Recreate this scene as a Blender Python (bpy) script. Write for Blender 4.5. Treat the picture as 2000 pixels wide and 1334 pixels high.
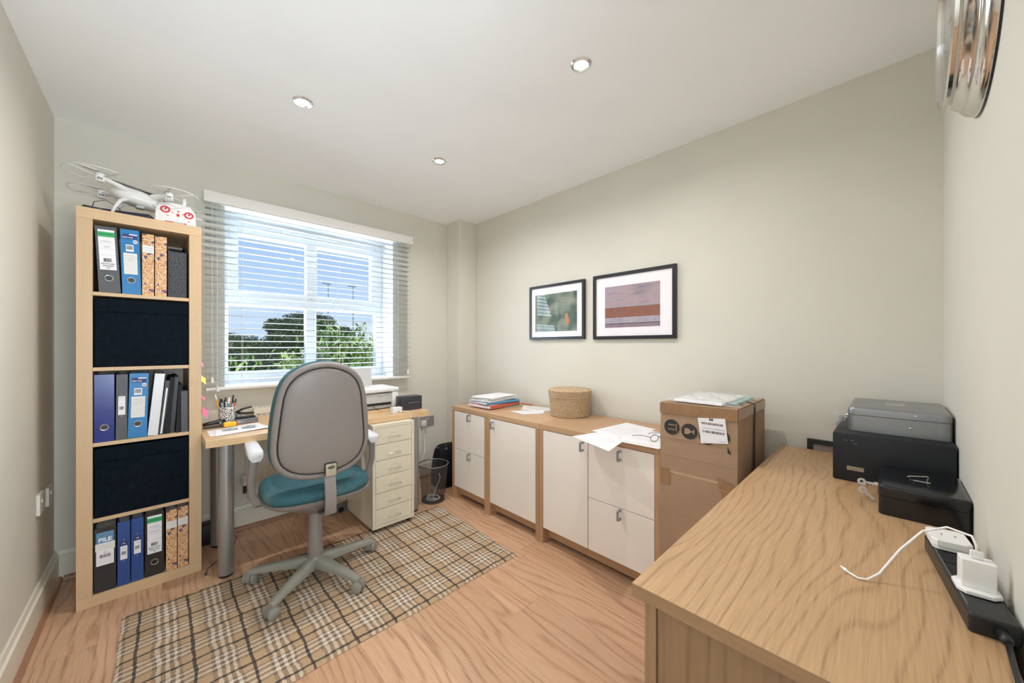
import bpy, bmesh, math, random
from math import sin, cos, pi, radians as R
from mathutils import Vector, Matrix
for o in list(bpy.data.objects): bpy.data.objects.remove(o)
S = bpy.context.scene; COL = S.collection
random.seed(7)

# ------------------------------------------------------------ camera, world, sun, exposure
cd = bpy.data.cameras.new('camera'); cam = bpy.data.objects.new('camera', cd); COL.objects.link(cam)
cam.location = (0, 0, 1.21); TH = math.atan2(736, 711)
cam.rotation_euler = (pi/2, 0, TH - pi/2)
cd.sensor_width = 36; cd.lens = 711/2000*36; cd.shift_y = 9/2000; cd.clip_start = .01; cd.clip_end = 500
S.camera = cam
vs = S.view_settings; vs.view_transform = 'Standard'; vs.look = 'None'; vs.gamma = 1; vs.use_curve_mapping = False
vs.exposure = 0.0
S.cycles.max_bounces = 24; S.cycles.diffuse_bounces = 14; S.cycles.glossy_bounces = 6; S.cycles.transparent_max_bounces = 40; S.cycles.sample_clamp_indirect = 6

w = bpy.data.worlds.new('sky'); S.world = w; w.use_nodes = True
nt = w.node_tree; nt.nodes.clear()
def N(nt, t, **k):
    n = nt.nodes.new(t)
    for a, b in k.items():
        if a in n.inputs.keys(): n.inputs[a].default_value = b
        else: setattr(n, a, b)
    return n
def ramp(nt, stops, interp='LINEAR'):
    n = nt.nodes.new('ShaderNodeValToRGB'); n.color_ramp.interpolation = interp
    e = n.color_ramp.elements
    while len(e) < len(stops): e.new(.5)
    for i, (p, c) in enumerate(stops): e[i].position = p; e[i].color = (*c[:3], 1)
    return n
tc = N(nt, 'ShaderNodeTexCoord'); sp = N(nt, 'ShaderNodeSeparateXYZ')
nt.links.new(tc.outputs['Generated'], sp.inputs[0])
sky = ramp(nt, [(0, (.62,.78,.98)), (.06, (.56,.75,1.0)), (.3, (.36,.58,.98)), (1, (.18,.36,.85))])
nt.links.new(sp.outputs[2], sky.inputs[0])
mp = N(nt, 'ShaderNodeMapping'); mp.inputs['Scale'].default_value = (2, 2, 9); nt.links.new(tc.outputs['Generated'], mp.inputs[0])
cl = N(nt, 'ShaderNodeTexNoise', Scale=1.6, Detail=6); nt.links.new(mp.outputs[0], cl.inputs['Vector'])
cr = ramp(nt, [(.48, (0,0,0)), (.75, (.55,.55,.55))]); nt.links.new(cl.outputs['Fac'], cr.inputs[0])
mx = N(nt, 'ShaderNodeMix', data_type='RGBA'); nt.links.new(cr.outputs[0], mx.inputs[0]); nt.links.new(sky.outputs[0], mx.inputs[6]); mx.inputs[7].default_value = (.9,.95,1,1)
bg = N(nt, 'ShaderNodeBackground', Strength=1.0); nt.links.new(mx.outputs[2], bg.inputs[0])
ow = N(nt, 'ShaderNodeOutputWorld'); nt.links.new(bg.outputs[0], ow.inputs[0])

def lamp(name, kind, loc, rot, energy, color, **k):
    d = bpy.data.lights.new(name, kind); d.energy = energy; d.color = color
    for a, b in k.items(): setattr(d, a, b)
    o = bpy.data.objects.new(name, d); o.location = loc; o.rotation_euler = rot; COL.objects.link(o); return o
lamp('sun', 'SUN', (0,-20,20), (R(46), 0, R(-25)), 2.6, (1,.95,.86), angle=R(1))
# daylight of the bright sky just outside the window glass, shining into the room
day = lamp('window_daylight', 'AREA', (.88, 3.36, 1.55), (R(-111), 0, 0), 42, (.70,.86,1.0), shape='RECTANGLE', size=1.12, size_y=1.1)
day.visible_camera = False
# unseen fill lamp added behind the camera, brightening window wall and ceiling
lamp('fill_light', 'AREA', (.22, -1.15, 1.35), (R(134), 0, 0), 90, (.74,.875,1.0), shape='RECTANGLE', size=.95, size_y=1.6)
LAMP_W = 8.6; LAMP_C = (1.0, .965, .95)
XL, XR, YN, YW, ZC = -.395, 2.213, -.150, 3.0, 2.395

# ------------------------------------------------------------ materials
MATS = {}
def base(name):
    m = bpy.data.materials.new(name); m.use_nodes = True; n = m.node_tree
    return m, n, n.nodes['Principled BSDF']
def plain(name, c, rough=.5, metal=0, noise=0, nscale=40, bump=0, bscale=200, **k):
    if name in MATS: return MATS[name]
    m, n, b = base(name)
    b.inputs['Base Color'].default_value = (*c, 1); b.inputs['Roughness'].default_value = rough; b.inputs['Metallic'].default_value = metal
    for a, v in k.items(): b.inputs[a.replace('_', ' ')].default_value = v
    t = N(n, 'ShaderNodeTexCoord')
    x = N(n, 'ShaderNodeTexNoise', Scale=nscale, Detail=4); n.links.new(t.outputs['Object'], x.inputs['Vector'])
    v = max(noise, .02)
    r = ramp(n, [(.3, tuple(q*(1-v) for q in c)), (.7, tuple(min(1, q*(1+v)) for q in c))])
    n.links.new(x.outputs['Fac'], r.inputs[0]); n.links.new(r.outputs[0], b.inputs['Base Color'])
    if bump:
        y = N(n, 'ShaderNodeTexNoise', Scale=bscale, Detail=2); n.links.new(t.outputs['Object'], y.inputs['Vector'])
        bb = N(n, 'ShaderNodeBump', Strength=bump, Distance=.001); n.links.new(y.outputs['Fac'], bb.inputs['Height']); n.links.new(bb.outputs[0], b.inputs['Normal'])
    MATS[name] = m; return m
def emit(name, c, s):
    m, n, b = base(name); b.inputs['Emission Color'].default_value = (*c, 1); b.inputs['Emission Strength'].default_value = s; b.inputs['Base Color'].default_value = (*c, 1); return m
def wood(name, c1, c2, c3, axis, rough=.4, rings=9, cross=4.0, long=.5, fiber=90, rnd=True, contrast=.6, fstr=.5, freq=45, pw=4.5):
    """axis: the grain direction 0/1/2 in object space"""
    m, n, b = base(name); L = n.links.new
    t = N(n, 'ShaderNodeTexCoord'); v = t.outputs['Object']
    oi = N(n, 'ShaderNodeObjectInfo')
    mul = N(n, 'ShaderNodeVectorMath', operation='SCALE'); mul.inputs[0].default_value = (7.3, 4.1, 5.7); L(oi.outputs['Random'], mul.inputs['Scale'])
    add = N(n, 'ShaderNodeVectorMath', operation='ADD'); L(v, add.inputs[0])
    if rnd: L(mul.outputs[0], add.inputs[1])
    def mp(cr, lo):
        q = N(n, 'ShaderNodeMapping'); s = [cr]*3; s[axis] = lo; q.inputs['Scale'].default_value = s; L(add.outputs[0], q.inputs[0]); return q
    a = mp(cross, long); n1 = N(n, 'ShaderNodeTexNoise', Scale=1.0, Detail=2.0, Roughness=.45, Distortion=.15); L(a.outputs[0], n1.inputs['Vector'])
    k = N(n, 'ShaderNodeMath', operation='MULTIPLY'); L(n1.outputs['Fac'], k.inputs[0]); k.inputs[1].default_value = rings*6.28
    sx_ = N(n, 'ShaderNodeSeparateXYZ'); L(add.outputs[0], sx_.inputs[0]); ca = N(n, 'ShaderNodeMath', operation='ADD'); oth = [q for q in (0, 1, 2) if q != axis]; L(sx_.outputs[oth[0]], ca.inputs[0]); L(sx_.outputs[oth[1]], ca.inputs[1])
    lin = N(n, 'ShaderNodeMath', operation='MULTIPLY_ADD'); L(ca.outputs[0], lin.inputs[0]); lin.inputs[1].default_value = freq*6.28; L(k.outputs[0], lin.inputs[2])
    s_ = N(n, 'ShaderNodeMath', operation='SINE'); L(lin.outputs[0], s_.inputs[0])
    pr = N(n, 'ShaderNodeMapRange'); L(s_.outputs[0], pr.inputs[0]); pr.inputs[1].default_value = -1; pr.inputs[2].default_value = 1
    pw_ = N(n, 'ShaderNodeMath', operation='POWER'); L(pr.outputs[0], pw_.inputs[0]); pw_.inputs[1].default_value = pw
    f = mp(fiber, fiber*.035); n2 = N(n, 'ShaderNodeTexNoise', Scale=1.0, Detail=3, Roughness=.6); L(f.outputs[0], n2.inputs['Vector'])
    fr = N(n, 'ShaderNodeMapRange'); L(n2.outputs['Fac'], fr.inputs[0]); fr.inputs[1].default_value = .35; fr.inputs[2].default_value = .7
    g = mp(cross*.7, long*.8); n3 = N(n, 'ShaderNodeTexNoise', Scale=1.0, Detail=2); L(g.outputs[0], n3.inputs['Vector'])
    m1 = N(n, 'ShaderNodeMix', data_type='RGBA'); m1.inputs[6].default_value = (*c1, 1); m1.inputs[7].default_value = (*c2, 1)
    mr = N(n, 'ShaderNodeMapRange'); L(n3.outputs['Fac'], mr.inputs[0]); mr.inputs[1].default_value = .3; mr.inputs[2].default_value = .7; L(mr.outputs[0], m1.inputs[0])
    comb = N(n, 'ShaderNodeMath', operation='MULTIPLY'); L(pw_.outputs[0], comb.inputs[0])
    c_ = N(n, 'ShaderNodeMath', operation='MULTIPLY_ADD'); L(fr.outputs[0], c_.inputs[0]); c_.inputs[1].default_value = .7; c_.inputs[2].default_value = .3
    L(c_.outputs[0], comb.inputs[1])
    cc = N(n, 'ShaderNodeMath', operation='MULTIPLY'); L(comb.outputs[0], cc.inputs[0]); cc.inputs[1].default_value = contrast
    ff = N(n, 'ShaderNodeMath', operation='MULTIPLY_ADD', use_clamp=True); L(fr.outputs[0], ff.inputs[0]); ff.inputs[1].default_value = fstr*.5; L(cc.outputs[0], ff.inputs[2])
    m2 = N(n, 'ShaderNodeMix', data_type='RGBA'); L(ff.outputs[0], m2.inputs[0]); L(m1.outputs[2], m2.inputs[6]); m2.inputs[7].default_value = (*c3, 1)
    out = m2.outputs[2]
    if rnd:
        hs = N(n, 'ShaderNodeHueSaturation'); vv = N(n, 'ShaderNodeMapRange'); L(oi.outputs['Random'], vv.inputs[0]); vv.inputs[3].default_value = .93; vv.inputs[4].default_value = 1.07
        L(vv.outputs[0], hs.inputs['Value']); L(out, hs.inputs['Color']); out = hs.outputs[0]
    L(out, b.inputs['Base Color']); b.inputs['Roughness'].default_value = rough
    bb = N(n, 'ShaderNodeBump', Strength=.12, Distance=.001); L(fr.outputs[0], bb.inputs['Height']); L(bb.outputs[0], b.inputs['Normal'])
    return m

M = dict(
 wall=plain('wall_paint', (.675,.652,.575), .75, noise=.015, nscale=3, bump=.15, bscale=350),
 ceil=plain('ceiling_paint', (.925,.945,.965), .8, noise=.01, nscale=3, bump=.1, bscale=300),
 skirt=plain('gloss_skirting', (.74,.71,.60), .35, noise=.02, nscale=8),
 white=plain('white_gloss', (.86,.86,.86), .3),
 upvc=plain('window_plastic', (.80,.82,.85), .3),
 slat=plain('blind_slat_shaded', (.35,.355,.35), .5),  # white slats greyed: their backlit shade is in the colour
 rail=plain('blind_valance', (.74,.72,.69), .5),
 cord=plain('blind_cord', (.72,.71,.66), .7),
 cream=plain('cream_gloss_door', (.83,.78,.72), .28, noise=.01, nscale=4),
 steel=plain('brushed_handle', (.36,.38,.42), .42, .8),
 chrome=plain('polished_chrome', (.72,.70,.67), .12, 1.0),
 alu=plain('grey_metal_leg', (.40,.41,.42), .34, .75),
 black=plain('black_plastic', (.012,.013,.015), .35),
 blackm=plain('black_matt', (.012,.013,.015), .65, Specular_IOR_Level=.3, noise=.2, nscale=60),
 safe=plain('black_steel', (.014,.016,.020), .5, .0, Specular_IOR_Level=.35, noise=.15, nscale=8, bump=.2, bscale=500),
 bgloss=plain('black_gloss_metal', (.008,.009,.011), .16, noise=.2, nscale=9),
 silver=plain('silver_paint', (.30,.31,.33), .36, .75, noise=.03, nscale=200),
 navy=plain('navy_fabric', (.005,.009,.014), .95, Specular_IOR_Level=.08, noise=.25, nscale=35, bump=.5, bscale=700),
 plastic=plain('grey_beige_plastic', (.24,.213,.20), .42, noise=.02, nscale=6, bump=.12, bscale=900),
 basep=plain('base_plastic', (.27,.265,.23), .45, noise=.05, nscale=12, bump=.1, bscale=800),
 armw=plain('armrest_plastic', (.60,.59,.59), .4, noise=.03, nscale=20),
 lever=plain('lever_beige', (.42,.39,.28), .35),
 paper=plain('white_paper', (.82,.81,.84), .7, noise=.015, nscale=30),
 paper2=plain('off_white_paper', (.72,.72,.70), .7, noise=.03, nscale=30),
 ink=plain('ink', (.05,.05,.06), .6), inkg=plain('grey_ink', (.30,.30,.34), .7),
 green=plain('label_green', (.03,.42,.13), .5), blue=plain('binder_blue', (.006,.165,.42), .4, noise=.03),
 dblue=plain('binder_dark_blue', (.008,.022,.20), .22, noise=.08, nscale=20), mblue=plain('binder_mid_blue', (.018,.065,.26), .4, noise=.04),
 lblue=plain('label_navy', (.02,.035,.16), .5), sblue=plain('label_pale_blue', (.10,.24,.40), .5),
 bgrey=plain('binder_grey', (.075,.075,.08), .45, noise=.05), bblack=plain('binder_black', (.018,.018,.019), .4, noise=.25, nscale=25),
 bwhite=plain('binder_white', (.66,.67,.70), .3),
 yellow=plain('yellow_plastic', (.90,.55,.02), .4), pink=plain('pink_note', (.95,.16,.32), .7), yel2=plain('yellow_note', (.90,.85,.08), .7),
 orange=plain('orange_wood', (.85,.36,.03), .4), red=plain('red_plastic', (.62,.03,.04), .4),
 card=plain('corrugated_card', (.36,.235,.15), .85, noise=.05, nscale=14, bump=.25, bscale=120),
 cardt=plain('packing_tape', (.30,.17,.085), .22, noise=.1, nscale=30),
 offwhite=plain('printer_white', (.78,.78,.77), .35), printg=plain('printer_grey', (.50,.50,.49), .45),
 sockg=plain('socket_steel', (.42,.41,.41), .4, .5), sockw=plain('socket_white', (.72,.71,.66), .35),
 heli=plain('drawer_unit_cream', (.72,.67,.53), .38, noise=.01, nscale=5),
 rad=plain('radiator_enamel', (.74,.70,.62), .35),
 rugb=plain('rug_backing', (.24,.18,.11), .9),
 mesh=plain('wire_mesh', (.12,.115,.12), .4, .7), rim=plain('bin_rim', (.20,.19,.185), .35, .7),
 bag=plain('nylon_bag', (.006,.007,.009), .7, Specular_IOR_Level=.2, noise=.3, nscale=18, bump=.4, bscale=500),
 pink2=plain('pale_pink_paper', (.75,.45,.50), .7), foldb=plain('blue_folder', (.10,.32,.52), .6), foldr=plain('red_folder', (.60,.13,.09), .6), foldg=plain('green_folder', (.22,.45,.33), .6),
 straw=None, keym=plain('nickel_key', (.62,.62,.62), .38, .6),
)
M['oak_x'] = wood('oak_top_x', (.56,.355,.19), (.51,.315,.16), (.30,.165,.075), 0, .38, rings=26, cross=2.6, long=.8, fiber=260, contrast=.62, fstr=.75, rnd=False, freq=42, pw=7)
M['oak_y'] = wood('oak_y', (.56,.36,.21), (.52,.33,.19), (.34,.20,.11), 1, .42, rings=6, cross=3, long=.5, fiber=150, contrast=.35, fstr=.5)
M['oak_lx'] = wood('oak_lx', (.56,.36,.21), (.52,.33,.19), (.34,.20,.11), 0, .42, rings=6, cross=3, long=.5, fiber=150, contrast=.35, fstr=.5)
M['oak_z'] = wood('oak_z', (.50,.315,.175), (.45,.275,.15), (.30,.175,.09), 2, .45, rings=7, cross=4, long=.5, fiber=150, contrast=.4, fstr=.5)
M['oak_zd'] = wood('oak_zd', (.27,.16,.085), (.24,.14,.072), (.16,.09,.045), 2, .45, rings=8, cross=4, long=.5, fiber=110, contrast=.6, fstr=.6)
M['oak_yd'] = wood('oak_yd', (.28,.165,.083), (.25,.145,.073), (.18,.10,.05), 1, .45, rings=5, cross=6, long=.5, fiber=150, contrast=.4, fstr=.6)  # darker oak: the near cabinet's end-edge shade is in the colour
M['birch_z'] = wood('birch_z', (.60,.425,.255), (.585,.41,.24), (.50,.335,.18), 2, .45, rings=3, cross=2, long=.3, fiber=120, contrast=.15, fstr=.35)
M['birch_x'] = wood('birch_x', (.60,.425,.255), (.585,.41,.24), (.50,.335,.18), 0, .45, rings=3, cross=2, long=.3, fiber=120, contrast=.15, fstr=.35)
M['desk'] = wood('desk_birch', (.66,.46,.265), (.63,.43,.24), (.52,.33,.16), 0, .3, rings=4, cross=2.5, long=.4, fiber=110, contrast=.2, fstr=.4)
M['plank'] = wood('laminate_plank', (.62,.395,.25), (.56,.335,.20), (.31,.155,.085), 1, .33, rings=8, cross=5.5, long=.95, fiber=200, contrast=.7, fstr=.6, freq=22)
M['bead'] = wood('laminate_bead', (.40,.215,.13), (.36,.185,.11), (.2,.1,.055), 1, .35, rings=2, cross=6, long=.9, fiber=110, contrast=.3, fstr=.5)

def fabric_teal():
    m, n, b = base('teal_weave'); L = n.links.new
    t = N(n, 'ShaderNodeTexCoord'); v = N(n, 'ShaderNodeTexVoronoi', Scale=260, Randomness=.25); L(t.outputs['Object'], v.inputs['Vector'])
    r = ramp(n, [(.25, (.045,.155,.185)), (.6, (.022,.085,.105))]); L(v.outputs['Distance'], r.inputs[0])
    x = N(n, 'ShaderNodeTexNoise', Scale=7, Detail=2); L(t.outputs['Object'], x.inputs['Vector'])
    q = ramp(n, [(.55, (0,0,0)), (.75, (.35,.35,.35))]); L(x.outputs['Fac'], q.inputs[0])
    mm = N(n, 'ShaderNodeMix', data_type='RGBA'); L(q.outputs[0], mm.inputs[0]); L(r.outputs[0], mm.inputs[6]); mm.inputs[7].default_value = (.16,.24,.20,1)
    L(mm.outputs[2], b.inputs['Base Color']); b.inputs['Roughness'].default_value = .85
    bb = N(n, 'ShaderNodeBump', Strength=.5, Distance=.001, invert=True); L(v.outputs['Distance'], bb.inputs['Height']); L(bb.outputs[0], b.inputs['Normal']); return m
M['teal'] = fabric_teal()
def floral():
    m, n, b = base('floral_print'); L = n.links.new
    t = N(n, 'ShaderNodeTexCoord'); cur = None
    v0 = N(n, 'ShaderNodeTexVoronoi', Scale=330); L(t.outputs['Object'], v0.inputs['Vector'])
    r0 = ramp(n, [(0, (.60,.28,.10)), (.35, (.72,.45,.22)), (.55, (.80,.62,.38)), (.8, (.35,.13,.10))], 'CONSTANT'); sp_ = N(n, 'ShaderNodeSeparateColor'); L(v0.outputs['Color'], sp_.inputs[0]); L(sp_.outputs[0], r0.inputs[0])
    v1 = N(n, 'ShaderNodeTexVoronoi', Scale=38); L(t.outputs['Object'], v1.inputs['Vector'])
    nz = N(n, 'ShaderNodeTexNoise', Scale=150, Detail=2); L(t.outputs['Object'], nz.inputs['Vector'])
    ad = N(n, 'ShaderNodeMath', operation='MULTIPLY_ADD'); L(nz.outputs['Fac'], ad.inputs[0]); ad.inputs[1].default_value = .7; L(v1.outputs['Distance'], ad.inputs[2])
    r1 = ramp(n, [(.0, (1,1,1)), (.64, (0,0,0))], 'CONSTANT'); L(ad.outputs[0], r1.inputs[0])
    mm = N(n, 'ShaderNodeMix', data_type='RGBA'); L(r1.outputs[0], mm.inputs[0]); L(r0.outputs[0], mm.inputs[6]); mm.inputs[7].default_value = (.10,.07,.14,1)
    L(mm.outputs[2], b.inputs['Base Color']); b.inputs['Roughness'].default_value = .5; return m
M['floral'] = floral()
def speck(name, c1, c2, s, rough=.8):
    m, n, b = base(name); t = N(n, 'ShaderNodeTexCoord'); v = N(n, 'ShaderNodeTexNoise', Scale=s, Detail=1); n.links.new(t.outputs['Object'], v.inputs['Vector'])
    r = ramp(n, [(.42, c1), (.62, c2)]); n.links.new(v.outputs['Fac'], r.inputs[0]); n.links.new(r.outputs[0], b.inputs['Base Color']); b.inputs['Roughness'].default_value = rough; return m
M['felt'] = speck('felt_grey', (.025,.027,.032), (.10,.105,.12), 210)
M['straw'] = speck('woven_straw', (.34,.215,.115), (.72,.56,.37), 300)
M['straw2'] = speck('woven_straw_joint', (.16,.09,.04), (.42,.29,.16), 330)
def potmat():
    m, n, b = base('spotted_pot'); L = n.links.new; t = N(n, 'ShaderNodeTexCoord'); v = N(n, 'ShaderNodeTexVoronoi', Scale=95, feature='DISTANCE_TO_EDGE'); L(t.outputs['Object'], v.inputs['Vector'])
    r = ramp(n, [(0, (.75,.73,.70)), (.16, (.02,.02,.02))], 'CONSTANT'); L(v.outputs['Distance'], r.inputs[0]); L(r.outputs[0], b.inputs['Base Color']); b.inputs['Roughness'].default_value = .4; return m
M['pot'] = potmat()
def rugmat():
    m, n, b = base('tartan_pile'); L = n.links.new
    t = N(n, 'ShaderNodeTexCoord'); nz = N(n, 'ShaderNodeTexNoise', Scale=75, Detail=2); L(t.outputs['Object'], nz.inputs['Vector'])
    nz2 = N(n, 'ShaderNodeTexNoise', Scale=9, Detail=2); L(t.outputs['Object'], nz2.inputs['Vector'])
    def off(src, amt):
        a = N(n, 'ShaderNodeVectorMath', operation='SUBTRACT'); L(src.outputs['Color'], a.inputs[0]); a.inputs[1].default_value = (.5,.5,.5)
        s = N(n, 'ShaderNodeVectorMath', operation='SCALE'); L(a.outputs[0], s.inputs[0]); s.inputs['Scale'].default_value = amt; return s
    a1 = N(n, 'ShaderNodeVectorMath', operation='ADD'); L(t.outputs['Object'], a1.inputs[0]); L(off(nz, .009).outputs[0], a1.inputs[1])
    a2 = N(n, 'ShaderNodeVectorMath', operation='ADD'); L(a1.outputs[0], a2.inputs[0]); L(off(nz2, .022).outputs[0], a2.inputs[1])
    sx = N(n, 'ShaderNodeSeparateXYZ'); L(a2.outputs[0], sx.inputs[0])
    beige = (.50,.345,.205); brn = (.21,.135,.09); wht = (.74,.66,.54); drk = (.030,.027,.026)
    prof = [(0, (.12,.10,.08)), (.035, beige), (.27, brn), (.345, wht), (.425, brn), (.505, wht), (.585, brn), (.665, wht), (.73, brn), (.79, beige), (.965, (.12,.10,.08))]
    def warp(o, ph, per):
        a = N(n, 'ShaderNodeMath', operation='MULTIPLY_ADD'); L(o, a.inputs[0]); a.inputs[1].default_value = 1/per; a.inputs[2].default_value = ph
        f = N(n, 'ShaderNodeMath', operation='FRACT'); L(a.outputs[0], f.inputs[0]); r = ramp(n, prof, 'CONSTANT'); L(f.outputs[0], r.inputs[0]); return r, f
    rx, fx = warp(sx.outputs[0], 0, .1625); ry, fy = warp(sx.outputs[1], 0, .166)
    mm = N(n, 'ShaderNodeMix', data_type='RGBA'); mm.inputs[0].default_value = .5; L(rx.outputs[0], mm.inputs[6]); L(ry.outputs[0], mm.inputs[7])
    def dk(f):
        p = N(n, 'ShaderNodeMath', operation='PINGPONG'); L(f.outputs[0], p.inputs[0]); p.inputs[1].default_value = .5
        c = N(n, 'ShaderNodeMath', operation='LESS_THAN'); L(p.outputs[0], c.inputs[0]); c.inputs[1].default_value = .03; return c
    mxx = N(n, 'ShaderNodeMath', operation='MAXIMUM'); L(dk(fx).outputs[0], mxx.inputs[0]); L(dk(fy).outputs[0], mxx.inputs[1])
    sc = N(n, 'ShaderNodeMath', operation='MULTIPLY'); L(mxx.outputs[0], sc.inputs[0]); sc.inputs[1].default_value = .75
    m2 = N(n, 'ShaderNodeMix', data_type='RGBA'); L(sc.outputs[0], m2.inputs[0]); L(mm.outputs[2], m2.inputs[6]); m2.inputs[7].default_value = (*drk, 1)
    pile = N(n, 'ShaderNodeTexNoise', Scale=420, Detail=2); L(t.outputs['Object'], pile.inputs['Vector'])
    pr = ramp(n, [(.3, (.72,.72,.72)), (.7, (1.15,1.15,1.15))]); L(pile.outputs['Fac'], pr.inputs[0])
    m3 = N(n, 'ShaderNodeMix', data_type='RGBA', blend_type='MULTIPLY'); m3.inputs[0].default_value = 1; L(m2.outputs[2], m3.inputs[6]); L(pr.outputs[0], m3.inputs[7])
    L(m3.outputs[2], b.inputs['Base Color']); b.inputs['Roughness'].default_value = .95
    bb = N(n, 'ShaderNodeBump', Strength=.8, Distance=.003); L(pile.outputs['Fac'], bb.inputs['Height']); L(bb.outputs[0], b.inputs['Normal']); return m
M['rug'] = rugmat()
def glassmat(name, refl=1.0, tint=(1,1,1), rough=0.0, milk=0):
    m = bpy.data.materials.new(name); m.use_nodes = True; n = m.node_tree; n.nodes.clear(); L = n.links.new
    tr = N(n, 'ShaderNodeBsdfTransparent'); tr.inputs[0].default_value = (*tint, 1); gl = N(n, 'ShaderNodeBsdfGlossy', Roughness=rough)
    f = N(n, 'ShaderNodeFresnel', IOR=1.5); ge = N(n, 'ShaderNodeNewGeometry'); fb = N(n, 'ShaderNodeMath', operation='SUBTRACT'); fb.inputs[0].default_value = refl; L(ge.outputs['Backfacing'], fb.inputs[1]); fb.use_clamp = True
    k = N(n, 'ShaderNodeMath', operation='MULTIPLY'); L(f.outputs[0], k.inputs[0]); L(fb.outputs[0], k.inputs[1])
    mx = N(n, 'ShaderNodeMixShader'); L(k.outputs[0], mx.inputs[0]); L(tr.outputs[0], mx.inputs[1]); L(gl.outputs[0], mx.inputs[2])
    out = mx.outputs[0]
    if milk:
        df = N(n, 'ShaderNodeBsdfDiffuse'); df.inputs[0].default_value = (.85,.87,.87,1); m2 = N(n, 'ShaderNodeMixShader'); m2.inputs[0].default_value = milk; L(out, m2.inputs[1]); L(df.outputs[0], m2.inputs[2]); out = m2.outputs[0]
    o = N(n, 'ShaderNodeOutputMaterial'); L(out, o.inputs[0]); return m
M['glass'] = glassmat('window_glass'); M['pglass'] = glassmat('picture_glass'); M['film'] = glassmat('clear_plastic', .6, (.98,.985,.985), .25, .22)
M['lit'] = emit('lamp_lens', (1,.93,.84), 14)

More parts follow.
